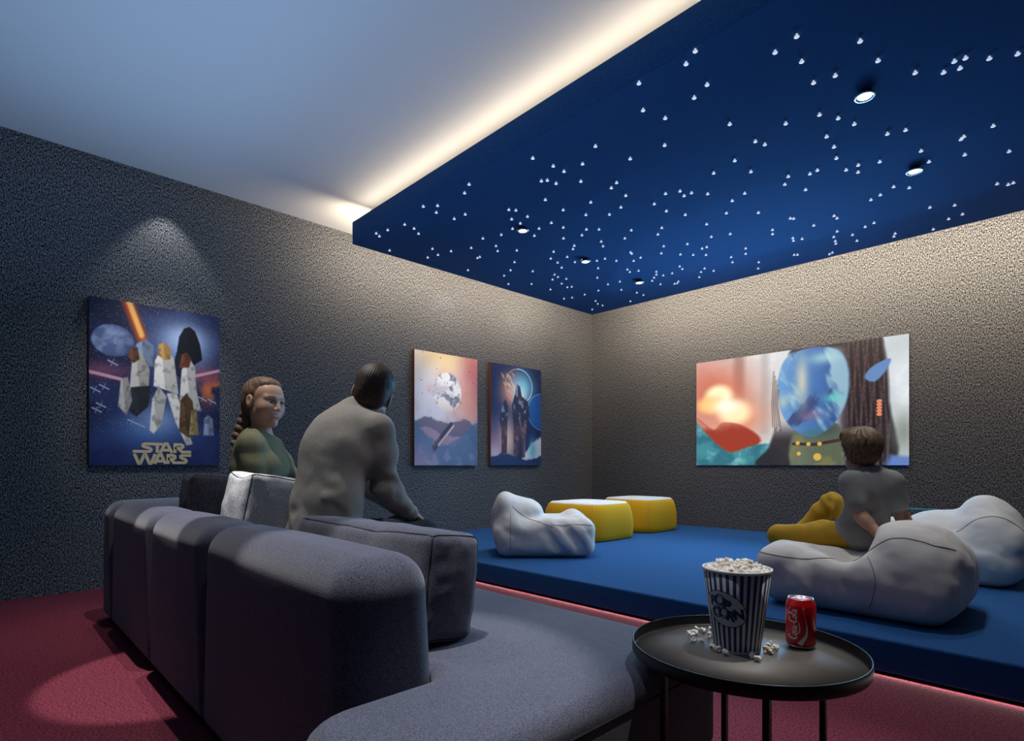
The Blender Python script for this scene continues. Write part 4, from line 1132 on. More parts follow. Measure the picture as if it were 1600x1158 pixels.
# big grey-white bag under the boy: high end towards +x
bag((-0.88, 3.36, DECK), 0.0,
    [('b', (0.03, 0.0, 0.140), (0.425, 0.385, 0.142), 0.125, 0.03), ('e', (-0.30, -0.20, 0.215), (0.12, 0.17, 0.090), 0, 0.06),
     ('e', (0.25, -0.10, 0.24), (0.225, 0.27, 0.215), 0, 0.08), ('e', (0.27, 0.12, 0.25), (0.18, 0.25, 0.155), 0, 0.08),
     ('s', (0.00, -0.18, 0.375), (0.105, 0.30, 0.150), 0, 0.05), ('s', (-0.10, 0.14, 0.40), (0.17, 0.20, 0.13), 0, 0.05)],
    'large greyish white bag seat nearest the table, with the boy sitting on it', m_bag,
    [((-0.10, -0.38, 0.12), (1, 0, 0.35), 38, 0.009, 0.22, 0), ((0.05, -0.30, 0.30), (0.5, 0, 1), 30, 0.014, 0.15, 1.0), ((0.38, -0.20, 0.25), (0.3, 0.4, 1), 24, 0.006, 0.20, 0.5)],
    [arc_seam(lambda t: ((0.18, -0.05, 0.15), (0.02 + 0.44*t, -0.32 - 0.08*math.sin(PI*t) + 0.10*t, 0.27 + 0.17*math.sin(PI*min(1, t*1.25)*0.75) - 0.03*t))),
     arc_seam(lambda t: ((-0.05, 0.0, 0.1), (0.26 + 0.02*math.sin(3*t), -0.6, 0.02 + 0.42*t))),
     arc_seam(lambda t: ((-0.2, 0.05, 0.12), (-0.46 + 0.46*t, -0.36, 0.285 - 0.035*math.sin(PI*t))))], 1.0)
# second bag, further right
bag((-0.70, 4.60, DECK), 0.0,
    [('b', (0.08, 0.0, 0.17), (0.325, 0.36, 0.17), 0.14, 0.03), ('e', (0.23, -0.08, 0.27), (0.175, 0.27, 0.235), 0, 0.07), ('e', (0.18, -0.05, 0.425), (0.10, 0.17, 0.10), 0, 0.06), ('e', (0.02, 0.0, 0.33), (0.24, 0.25, 0.10), 0, 0.06)],
    'bright white bag seat set behind the larger one, closest to the right edge', m_bag2,
    [((0.20, -0.35, 0.22), (0.4, 0, 1), 30, 0.012, 0.2, 0.3), ((0.36, -0.15, 0.3), (0.3, 0.4, 1), 24, 0.010, 0.2, 1.5)],
    [arc_seam(lambda t: ((0.22, -0.02, 0.2), (0.04 + 0.42*t, -0.42 + 0.14*t, 0.36 + 0.13*math.sin(PI*t*0.85) - 0.05*t))),
     arc_seam(lambda t: ((0.0, 0.0, 0.15), (0.14, -0.6, 0.02 + 0.44*t)))], 5.0)
# left bag
bag((-3.165, 3.385, DECK), math.atan2(0.727, 0.687),
    [('b', (0.0, 0.0, 0.150), (0.395, 0.29, 0.152), 0.10, 0.03), ('e', (-0.27, 0.03, 0.28), (0.155, 0.255, 0.200), 0, 0.07), ('e', (-0.315, -0.03, 0.395), (0.075, 0.16, 0.105), 0, 0.04), ('e', (-0.15, 0.05, 0.33), (0.15, 0.22, 0.12), 0, 0.05),
     ('e', (0.25, 0.16, 0.27), (0.08, 0.12, 0.080), 0, 0.05), ('e', (0.30, -0.08, 0.17), (0.10, 0.2, 0.14), 0, 0.04)],
    'white bag seat by the picture wall with its high back to the sofa', m_bag2,
    [((0.18, -0.28, 0.14), (1, 0, 0.65), 42, 0.015, 0.17, 0.4), ((-0.33, -0.2, 0.16), (0.35, 0, 1), 34, 0.013, 0.13, 0.2), ((-0.2, -0.25, 0.28), (0.8, 0, 1), 26, 0.008, 0.16, 0.0), ((0.28, -0.1, 0.26), (1, 0.3, 0.6), 40, 0.012, 0.12, 1.1)],
    [arc_seam(lambda t: ((-0.26, 0.0, 0.15), (-0.275, -0.45, 0.02 + 0.50*t))),
     arc_seam(lambda t: ((-0.1, 0.03, 0.12), (-0.30 + 0.34*t, -0.25, 0.485 - 0.26*t**0.8))),
     arc_seam(lambda t: ((0.1, 0.03, 0.1), (0.04 + 0.36*t, -0.29, 0.262 + 0.01*t)))], 9.0, h=0.010)

# little stool with a bent tube back, seen between the boy and the bags
m_teal = plain('teal tube', rgb(60, 120, 140), 0.35, metal=0.6)
sx, sy = -1.045, 5.20
so = thing('tube_stool', (sx, sy, DECK), 'low white seat with a thin bent teal tube back, behind the boy', 'stool')
v, f = rounded_block((sx-0.19, sy-0.17, DECK+0.235), (sx+0.19, sy+0.17, DECK+0.305), 0.03, 0.03)
add('seat', v, f, m_ptop, so)
bx = []
for w in np.linspace(0, PI/2, 8): bx.append((sx+0.145+0.055*math.sin(w) , sy+0.14, DECK+0.320+0.055*math.cos(w)))
bl = [(2*sx-p[0], p[1], p[2]) for p in bx[::-1]]
MB().tube([(sx-0.20, sy+0.14, DECK+0.27)] + bl + bx + [(sx+0.20, sy+0.14, DECK+0.27)], 0.008, 10).build('back_tube', m_teal, so, smo=True)
for ax_ in (-1, 1):
    for ay in (-1, 1):
        MB().tube([(sx+ax_*0.17, sy+ay*0.145, DECK+0.001), (sx+ax_*0.165, sy+ay*0.14, DECK+0.245)], 0.009, 10).build('leg', m_teal, so, smo=True)

# ------------------------------------------------------------------ people
def frame_of(f, tilt=0.0, nod=0.0):
    """rows right, forward, up for a head looking along f; tilt leans the crown to the figure's right, nod drops the chin"""
    f = nrm(f); up = V(0, 0, 1); r = nrm(np.cross(f, up)); u = np.cross(r, f)
    cn_, sn_ = math.cos(nod), math.sin(nod)
    f2 = f*cn_ - u*sn_; u2 = u*cn_ + f*sn_
    ct, st_ = math.cos(tilt), math.sin(tilt)
    u3 = u2*ct + r*st_; r3 = r*ct - u2*st_
    return np.array([r3, f2, u3])

def head_prims(c, R, s, fem=False):
    W = lambda p: np.asarray(c) + (np.array(p, float) * s) @ R
    E = lambda p, r, k=0.015, op='u': ell(W(p), np.array(r)*s, R, k*s, op)
    C = lambda a, b, ra, rb, k=0.015, op='u': rc(W(a), W(b), ra*s, rb*s, k*s, op)
    jx, jr, cr, br_, nr_ = (0.036, 0.018, 0.0150, 0.0060, 0.0080) if fem else (0.046, 0.022, 0.019, 0.010, 0.0105)
    ny = 0.101 if fem else 0.107
    P = [E((0, -0.018, 0.035), (0.074, 0.095, 0.083), 0.02), E((0, 0.018, -0.03), (0.061 if fem else 0.062, 0.072, 0.082), 0.03)]
    if fem: P += [E((0, 0.034, 0.040), (0.060, 0.050, 0.052), 0.03)]
    for q in (-1, 1):
        P += [C((q*jx, 0.0, -0.056), (q*0.010, 0.060 if fem else 0.066, -0.097), jr, cr, 0.028), E((q*0.036, 0.053 if fem else 0.058, -0.028 if fem else -0.034), (0.031, 0.030, 0.034) if fem else (0.026, 0.026, 0.024), 0.030),
              C((q*0.048, 0.068, 0.021), (q*0.012, 0.083, 0.021), br_, br_, 0.018)]
    P += [E((0, 0.069 if fem else 0.075, -0.098), (0.016, 0.014, 0.013) if fem else (0.021, 0.017, 0.017), 0.02)]
    for q in (-1, 1): P += [E((q*0.031, 0.093, 0.002), (0.0165, 0.012, 0.0095), 0.010, 's')]
    for q in (-1, 1): P += [E((q*0.031, 0.0742, 0.002), (0.0136, 0.0128, 0.0122), 0.003)]
    P += [C((0, 0.084, 0.010), (0, ny, -0.029), 0.0065, nr_, 0.012)]
    for q in (-1, 1): P += [E((q*0.0095, ny-0.010, -0.034), (0.0075, 0.009, 0.006), 0.007)]
    P += [E((0, 0.078, -0.062), (0.028, 0.014, 0.014), 0.016), C((-0.023, 0.077, -0.0565), (0.023, 0.077, -0.0565), 0.0045, 0.0045, 0.006), C((0, 0.083, -0.0570), (0, 0.082, -0.0570), 0.006, 0.006, 0.008),
          C((-0.016, 0.079, -0.0735), (0.016, 0.079, -0.0735), 0.0060, 0.0062, 0.006)]
    for sx_ in (-1, 1):
        P += [E((sx_*0.078, -0.012, -0.002), (0.008, 0.020, 0.032), 0.006), E((sx_*0.087, -0.008, 0.002), (0.006, 0.010, 0.018), 0.004, 's')]
    return P

def hand_prims(w, d, n, s, side, curl=0.5):
    """palm and five fingers from wrist w: d = direction of fingers, n = back-of-hand normal"""
    d = nrm(d); n = nrm(n - np.dot(n, d)*d); a = np.cross(d, n) * side          # a points to the thumb side
    P = []
    pc = w + d*0.045*s
    P.append(ell(pc, np.array([0.040, 0.052, 0.016])*s, np.array([a, d, n]), 0.015*s))
    P.append(rc(w - d*0.02*s, w + d*0.03*s, 0.024*s, 0.024*s, 0.02*s))
    for off, l in ((0.027, 0.072), (0.009, 0.080), (-0.009, 0.074), (-0.026, 0.058)):
        b = w + d*0.086*s + a*off*s
        d1 = nrm(d*math.cos(curl*0.6) - n*math.sin(curl*0.6)); d2 = nrm(d*math.cos(curl*1.5) - n*math.sin(curl*1.5)); d3 = nrm(d*math.cos(curl*2.2) - n*math.sin(curl*2.2))
        p1_ = b + d1*l*0.45*s; p2_ = p1_ + d2*l*0.32*s; p3_ = p2_ + d3*l*0.23*s
        P += [rc(b - d*0.02*s, p1_, 0.0092*s, 0.0085*s, 0.004*s), rc(p1_, p2_, 0.0085*s, 0.0078*s, 0.003*s), rc(p2_, p3_, 0.0078*s, 0.0068*s, 0.003*s)]
    b = w + d*0.022*s + a*0.030*s
    t1 = b + nrm(a*0.75 + d*0.6 - n*0.2)*0.042*s; t2 = t1 + nrm(a*0.25 + d*0.9 - n*0.35)*0.030*s
    P += [rc(b, t1, 0.0125*s, 0.0105*s, 0.01*s), rc(t1, t2, 0.0105*s, 0.0085*s, 0.004*s)]
    return P

def skin_paint(v, c, R, s, skin, lip, brow, iris, teeth=False, makeup=True):
    L = ((v - np.asarray(c)) @ R.T) / s
    x, y, z = L[:, 0], L[:, 1], L[:, 2]
    col = np.tile(np.array(skin), (len(v), 1))
    def mix(m, k):
        nonlocal col
        m = np.clip(m, 0, 1)[:, None]; col = col*(1-m) + np.array(k)*m
    front = (y > 0.05)
    ck = np.exp(-(((np.abs(x)-0.040)/0.020)**2 + ((z+0.036)/0.018)**2)) * front
    mix(ck*0.22, (skin[0], skin[1]*0.55, skin[2]*0.5))
    smile = 0.20*np.abs(x)
    zl = z - smile*0.55 * (1 if teeth else 0.2)
    lipm = np.exp(-((x/0.027)**6 + ((zl+0.0665)/0.0125)**4)) * (y > 0.06)
    mix(lipm*0.85, lip)
    if teeth: mix(np.exp(-((x/0.0175)**6 + ((zl+0.0650)/0.0034)**4)) * (y > 0.06), (0.50, 0.46, 0.43))
    else: mix(np.exp(-((x/0.023)**6 + ((zl+0.066)/0.0016)**2)) * (y > 0.06) * 0.7, tuple(k*0.25 for k in lip))
    ex = np.abs(x) - 0.031
    alm = (ex/0.0150)**2 + ((z-0.0015)/(0.0070))**2
    mix((1-sst(0.8, 1.25, alm)) * front, (0.30, 0.28, 0.27))
    ir = (ex**2 + (z-0.002)**2)
    mix((1-sst(0.0056**2, 0.0070**2, ir)) * front, iris); mix((1-sst(0.0022**2, 0.0030**2, ir)) * front, (0.004, 0.004, 0.004))
    lash = np.exp(-(((z-0.0015) - 0.0082*np.sqrt(np.clip(1-(ex/0.018)**2, 0, 1)))/0.0030)**2) * (np.abs(ex) < 0.0185) * front
    mix(lash*0.9, (0.015, 0.010, 0.008))
    br = np.exp(-(((z-0.0245+0.9*np.abs(ex)**1.3*0.35)/0.0038)**2 + (ex/0.0190)**6)) * front
    mix(br*0.85, brow)
    return col

def hair_mat(name, dark, light, sc):
    return fabric(name, dark, light, scale=sc, lo=0.32, hi=0.68, bump=0.35, detail=2.0, rough=0.55, spec=0.35)

def torso_prims(pel, c7, rvec, s, wide=1.0, hunch=0.0, depth=1.0, belly=1.0):
    pel = np.asarray(pel, float); c7 = np.asarray(c7, float)
    up = nrm(c7 - pel); r = nrm(rvec - np.dot(rvec, up)*up); f = np.cross(up, r)
    B = np.array([r, f, up])
    def at(t): return pel + (c7-pel)*t - f*hunch*math.sin(PI*t)
    L = np.linalg.norm(c7 - pel)
    return [ell(at(0.03), np.array([0.170*wide, 0.125*depth, 0.125])*s, B, 0.03*s), ell(at(0.33), np.array([0.148*wide*belly, 0.112*depth, L*0.30/s])*s, B, 0.06*s),
            ell(at(0.68), np.array([0.165*wide, 0.116*depth, L*0.30/s])*s, B, 0.06*s), ell(at(0.86), np.array([0.125*wide, 0.085*depth, 0.10])*s, B, 0.05*s)], B

def limb(a, b, c, r0, r1, r2, k=0.02):
    """upper and lower segment with a little muscle"""
    a, b, c = (np.asarray(q, float) for q in (a, b, c))
    return [rc(a, b, r0, r1, k), rc(b, c, r1*1.02, r2, k), ell(a*0.62+b*0.38, np.full(3, r0*1.05), None, 0.03), ell(b*0.70+c*0.30, np.full(3, r1*0.98), None, 0.02)]

m_cov = lambda n, d, l, sc=(400, 400, 400), bump=0.1: fabric(n, d, l, scale=sc, lo=0.3, hi=0.7, bump=bump, spec=0.15)

def wrinkle(v, f, amp, sc, seed, spots=()):
    nr = vnormals(v, f)
    d = amp * fbm(v, sc, seed, 3)
    for (p0, dirn, freq, a, r_) in spots:
        w = np.exp(-(((v - np.asarray(p0))**2).sum(1)) / r_**2)
        d += a * w * np.sin((v @ nrm(dirn)) * freq + 2.0*fbm(v, (9, 9, 9), seed+3, 2))
    d = np.maximum(d, -0.0055)
    return relax(v + nr * d[:, None], f, 1, 0.4)

def person(base, body, cloths, hairs, paint, label, head, h=0.008, hf=0.0032):
    c, R, s = head
    ext = 0.135*s
    v, f = sdf_mesh(body, h, fine=(np.asarray(c)-ext, np.asarray(c)+ext, hf))
    v = relax(v, f, 1, 0.25)
    col = paint(v)
    root = add('person', v, f, m_skin, None, loc=base, col=col)
    tag(root, label, 'person')
    for nm, pr, infl, hh, mt, wr in cloths:
        v, f = sdf_mesh(pr, hh, inflate=infl)
        v = relax(v, f, 1, 0.4)
        if wr: v = wrinkle(v, f, *wr)
        add(nm, v, f, mt, root)
    for nm, pr, hh, mt, fn in hairs:
        v, f = sdf_mesh(pr, hh)
        v = relax(v, f, 1, 0.3)
        if fn is not None: v = fn(v, f)
        add(nm, v, f, mt, root)
    return root
m_skin = painted('skin', 0.5, spec=0.35)

def strand_fn(c, R, s, amp, freq, seed, centre=(0, -0.05, 0.06)):
    """combs fine ridges that sweep round the crown"""
    def fn(v, f):
        L = ((v - np.asarray(c)) @ R.T) / s - np.array(centre)
        nr = vnormals(v, f)
        ang = np.arctan2(L[:, 0], L[:, 1] + 1e-6); rad_ = np.linalg.norm(L[:, :2], axis=1)
        n = fbm(L, (16, 16, 16), seed, 2)
        d = amp * np.sin(ang*freq + rad_*34 + n*3.0) + amp*1.3*n
        return v + nr * d[:, None]
    return fn

# ---- man in the grey sweater
def build_man():
    pel = V(-2.285, 1.085, 0.515); c7 = V(-2.330, 1.225, 1.095)
    rv = nrm(V(0.99, 0.13, 0)); fv = V(-0.13, 0.99, 0)
    T, B = torso_prims(pel, c7, rv, 1.04, 1.03, 0.035, 1.08, 1.10)
    shR = c7 + rv*0.155 + fv*0.03 + V(0, 0, -0.075); shL = c7 - rv*0.165 + fv*0.045 + V(0, 0, -0.085)
    elR = V(-2.195, 1.325, 0.775); wrR = V(-2.232, 1.470, 0.650)
    elL = V(-2.535, 1.40, 0.80); wrL = V(-2.42, 1.545, 0.655)
    hd = V(-2.325, 1.335, 1.192); Rh = frame_of(V(-0.84, 0.54, 0), rad(16), rad(8)); sH = 1.08
    SH = [rc(c7 + V(0, 0, -0.03), shR, 0.062, 0.066, 0.05), rc(c7 + V(0, 0, -0.03), shL, 0.062, 0.066, 0.05)]
    armR = limb(shR, elR, wrR, 0.060, 0.049, 0.033); armL = limb(shL, elL, wrL, 0.060, 0.049, 0.033)
    hipR = pel + rv*0.09; hipL = pel - rv*0.09
    kR = V(-2.19, 1.53, 0.535); kL = V(-2.44, 1.54, 0.535); aR = V(-2.19, 1.66, 0.10); aL = V(-2.46, 1.64, 0.10)
    legs = limb(hipR, kR, aR, 0.082, 0.062, 0.040) + limb(hipL, kL, aL, 0.082, 0.062, 0.040)
    feet = [rc(aR + V(0, -0.03, -0.055), aR + V(0.0, 0.17, -0.065), 0.040, 0.032, 0.03), rc(aL + V(0, -0.03, -0.055), aL + V(0.0, 0.17, -0.065), 0.040, 0.032, 0.03)]
    neck = [rc(c7 + V(0, 0.015, -0.02), hd + (V(0, -0.030, -0.055)*sH) @ Rh, 0.062, 0.056, 0.03)]
    hands = hand_prims(wrR, nrm(V(-0.05, 0.75, -0.40)), V(0.1, 0.5, 0.85), 1.0, -1, 0.55) + hand_prims(wrL, nrm(V(0.05, 0.75, -0.40)), V(0, 0.5, 0.85), 1.0, 1, 0.55)
    head = head_prims(hd, Rh, sH)
    body = T + SH + armR + armL + legs + feet + neck + head + hands
    skin = (0.40, 0.235, 0.155)
    def paint(v): return skin_paint(v, hd, Rh, sH, skin, (0.30, 0.12, 0.09), (0.03, 0.02, 0.014), (0.03, 0.02, 0.01))
    m_sw = m_cov('grey sweater knit', (0.270, 0.250, 0.222), (0.36, 0.336, 0.300), (160, 160, 420), 0.25)
    m_jeans = m_cov('dark trousers', (0.022, 0.028, 0.045), (0.05, 0.06, 0.085))
    sweater = T + [ell(hipR + V(0, 0.0, 0.0), np.array([0.112, 0.112, 0.10]), None, 0.04), ell(hipL + V(0, 0.0, 0.0), np.array([0.112, 0.112, 0.10]), None, 0.04)] + SH + [rc(c7 + V(0, 0.01, -0.005), c7 + V(-0.002, 0.022, 0.018), 0.064, 0.058, 0.02)] + armR + armL
    spots = [(elR, V(0.2, 0.5, 1), 62, 0.008, 0.11), (pel + V(0.05, -0.12, 0.14), V(0.62, 0.2, 1), 22, 0.010, 0.15), (pel + V(0.14, -0.02, 0.22), V(0.9, 0.2, 0.7), 30, 0.007, 0.10), (shR + V(-0.03, -0.05, -0.10), V(0.6, 0.5, 1), 42, 0.007, 0.10), (wrR, V(0, 0.8, -0.5), 90, 0.004, 0.07)]
    W = lambda p: hd + (np.array(p)*sH) @ Rh
    hp = [ell(W((0, -0.024, 0.042)), np.array([0.083, 0.104, 0.090])*sH, Rh, 0.02), ell(W((0, -0.062, -0.018)), np.array([0.066, 0.052, 0.062])*sH, Rh, 0.03),
          ell(W((0, 0.045, 0.096)), np.array([0.062, 0.05, 0.035])*sH, Rh, 0.03),
          rc(W((-0.076, 0.012, 0.01)), W((-0.072, 0.018, -0.025)), 0.010, 0.006, 0.012), rc(W((0.076, 0.012, 0.01)), W((0.072, 0.018, -0.025)), 0.010, 0.006, 0.012),
          ell(W((-0.084, -0.008, -0.004)), np.array([0.020, 0.022, 0.034])*sH, Rh, 0.006, 's'), ell(W((0.084, -0.008, -0.004)), np.array([0.020, 0.022, 0.034])*sH, Rh, 0.006, 's'),
          ell(W((0, 0.105, 0.0)), np.array([0.07, 0.062, 0.085])*sH, Rh, 0.01, 's')]
    mh = hair_mat('short dark brown hair', (0.020, 0.013, 0.009), (0.075, 0.050, 0.034), (260, 260, 60))
    return person((pel[0], pel[1], 0.40), body,
        [('sweater', sweater, 0.0105, 0.009, m_sw, (0.0045, (6, 6, 6), 2.0, spots)), ('trousers', legs + T[:1], 0.015, 0.010, m_jeans, (0.004, (9, 9, 9), 4.0, ())), ('shoe', feet[:1], 0.012, 0.009, m_black, None), ('shoe', feet[1:], 0.012, 0.009, m_black, None)],
        [('hair', hp, 0.0045, mh, strand_fn(hd, Rh, sH, 0.0012, 46, 3.0))], paint,
        'person in a grey sweater on the sofa, seen from behind, turned to the screen', (hd, Rh, sH), h=0.008, hf=0.0045)
build_man()

# ---- woman with the braid
def build_woman():
    pel = V(-3.005, 1.035, 0.500); c7 = V(-3.035, 1.075, 1.030)
    fv = nrm(V(0.66, 0.75, 0)); rv = V(fv[1], -fv[0], 0)
    T, B = torso_prims(pel, c7, rv, 0.90, 0.98, 0.0, 0.98, 0.90)
    ch = c7 + fv*0.075 + V(0, 0, -0.17)
    T += [ell(ch + rv*0.062, np.array([0.062, 0.048, 0.060]), B, 0.06), ell(ch - rv*0.062, np.array([0.062, 0.048, 0.060]), B, 0.06)]
    shR = c7 + rv*0.138 + fv*0.020 + V(0, 0, -0.062); shL = c7 - rv*0.138 + fv*0.020 + V(0, 0, -0.062)
    elR = shR + V(0.030, 0.020, -0.245); wrR = elR + V(0.05, 0.20, -0.075)
    elL = shL + fv*0.13 + rv*(-0.01) + V(0, 0, -0.21); wrL = elL + fv*0.20 + V(0, 0, -0.06)
    hd = V(-2.990, 1.095, 1.192); Rh = frame_of(nrm(V(0.945, 0.33, 0)), rad(-3), rad(3)); sH = 1.06
    SH = [rc(c7 + V(0, 0, -0.025), shR, 0.044, 0.050, 0.05), rc(c7 + V(0, 0, -0.025), shL, 0.044, 0.050, 0.05)]
    armR = limb(shR, elR, wrR, 0.045, 0.036, 0.025); armL = limb(shL, elL, wrL, 0.045, 0.036, 0.025)
    hipR = pel + rv*0.085; hipL = pel - rv*0.085
    f2 = nrm(V(0.25, 0.97, 0))
    kR = hipR + f2*0.42 + V(0, 0, 0.02); kL = hipL + f2*0.42 + V(0, 0, 0.02); aR = V(kR[0], kR[1]+0.05, 0.09); aL = V(kL[0], kL[1]+0.05, 0.09)
    legs = limb(hipR, kR, aR, 0.078, 0.055, 0.035) + limb(hipL, kL, aL, 0.078, 0.055, 0.035)
    feet = [rc(aR + V(0, -0.03, -0.05), aR + V(0, 0.14, -0.058), 0.034, 0.027, 0.03), rc(aL + V(0, -0.03, -0.05), aL + V(0, 0.14, -0.058), 0.034, 0.027, 0.03)]
    neck = [rc(c7 + fv*0.03 + V(0, 0, -0.03), hd + (V(0, -0.022, -0.065)*sH) @ Rh, 0.048, 0.047, 0.025)]
    hands = hand_prims(wrR, nrm(V(0.1, 0.8, -0.3)), V(0, 0.3, 0.9), 0.9, -1, 0.5) + hand_prims(wrL, nrm(fv + V(0, 0, -0.3)), V(0, 0.3, 0.9), 0.9, 1, 0.5)
    body = T + SH + armR + armL + legs + feet + neck + head_prims(hd, Rh, sH, True) + hands
    skin = (0.50, 0.305, 0.215)
    def paint(v): return skin_paint(v, hd, Rh, sH, skin, (0.46, 0.17, 0.15), (0.060, 0.034, 0.020), (0.022, 0.026, 0.030), teeth=True)
    m_top = m_cov('olive green top', (0.150, 0.145, 0.085), (0.200, 0.192, 0.118))
    m_leg = m_cov('dark leggings', (0.02, 0.02, 0.026), (0.04, 0.04, 0.05))
    top = T + SH + armR + armL
    W = lambda p: hd + (np.array(p)*sH) @ Rh
    hp = [ell(W((0, -0.030, 0.040)), np.array([0.081, 0.098, 0.087])*sH, Rh, 0.02), ell(W((0, -0.058, -0.014)), np.array([0.070, 0.056, 0.062])*sH, Rh, 0.03),
          ell(W((0, 0.022, 0.088)), np.array([0.058, 0.045, 0.030])*sH, Rh, 0.03),
          ell(W((-0.086, -0.006, -0.006)), np.array([0.020, 0.023, 0.034])*sH, Rh, 0.006, 's'), ell(W((0.086, -0.006, -0.006)), np.array([0.020, 0.023, 0.034])*sH, Rh, 0.006, 's'),
          ell(W((0, 0.112, -0.012)), np.array([0.086, 0.083, 0.093])*sH, Rh, 0.008, 's')]
    # braid from the nape over the back
    br = []
    p0 = W((0.0, -0.085, -0.035)); side = nrm(V(-0.34, -0.94, 0))
    path = curve([p0 + V(0, 0, 0.02), p0 + side*0.020 + V(0, 0, -0.05), p0 + side*0.050 + V(0.0, 0, -0.12), p0 + side*0.072 + V(0.01, 0, -0.20), p0 + side*0.062 + V(0.02, 0.0, -0.28), p0 + side*0.05 + V(0.02, 0, -0.35)], 4)
    for i, p in enumerate(path):
        t = i / (len(path)-1); w = 0.040*(1 - 0.5*t)
        sgn = 1 if i % 2 else -1
        br.append(ell(p + side*sgn*w*0.42, np.array([w*0.92, w*0.80, w*0.70]), np.array([nrm(side + V(0, 0, sgn*0.6)), V(0.94, -0.34, 0), nrm(np.cross(nrm(side + V(0, 0, sgn*0.6)), V(0.94, -0.34, 0)))]), 0.006))
    br.append(rc(path[-1], path[-1] + V(0, 0, -0.05), 0.012, 0.004, 0.006))
    mh = hair_mat('swept back light brown hair', (0.095, 0.053, 0.032), (0.230, 0.140, 0.088), (200, 200, 90))
    return person((pel[0], pel[1], 0.40), body,
        [('top', top, 0.010, 0.008, m_top, (0.003, (8, 8, 8), 6.0, [(shR + V(0, 0, -0.08), V(0.6, 0.2, 1), 55, 0.004, 0.09), (elR, V(0.1, 0.3, 1), 70, 0.005, 0.07)])), ('trousers', legs + T[:1], 0.014, 0.010, m_leg, None), ('shoe', feet[:1], 0.010, 0.009, m_black, None), ('shoe', feet[1:], 0.010, 0.009, m_black, None)],
        [('hair', hp, 0.0040, mh, strand_fn(hd, Rh, sH, 0.0010, 40, 5.0, (0, -0.10, 0.0))), ('braid', br, 0.0042, mh, None)], paint,
        'smiling person in an olive green top with a long braid, sitting beyond the man', (hd, Rh, sH), h=0.008, hf=0.0026)
build_woman()

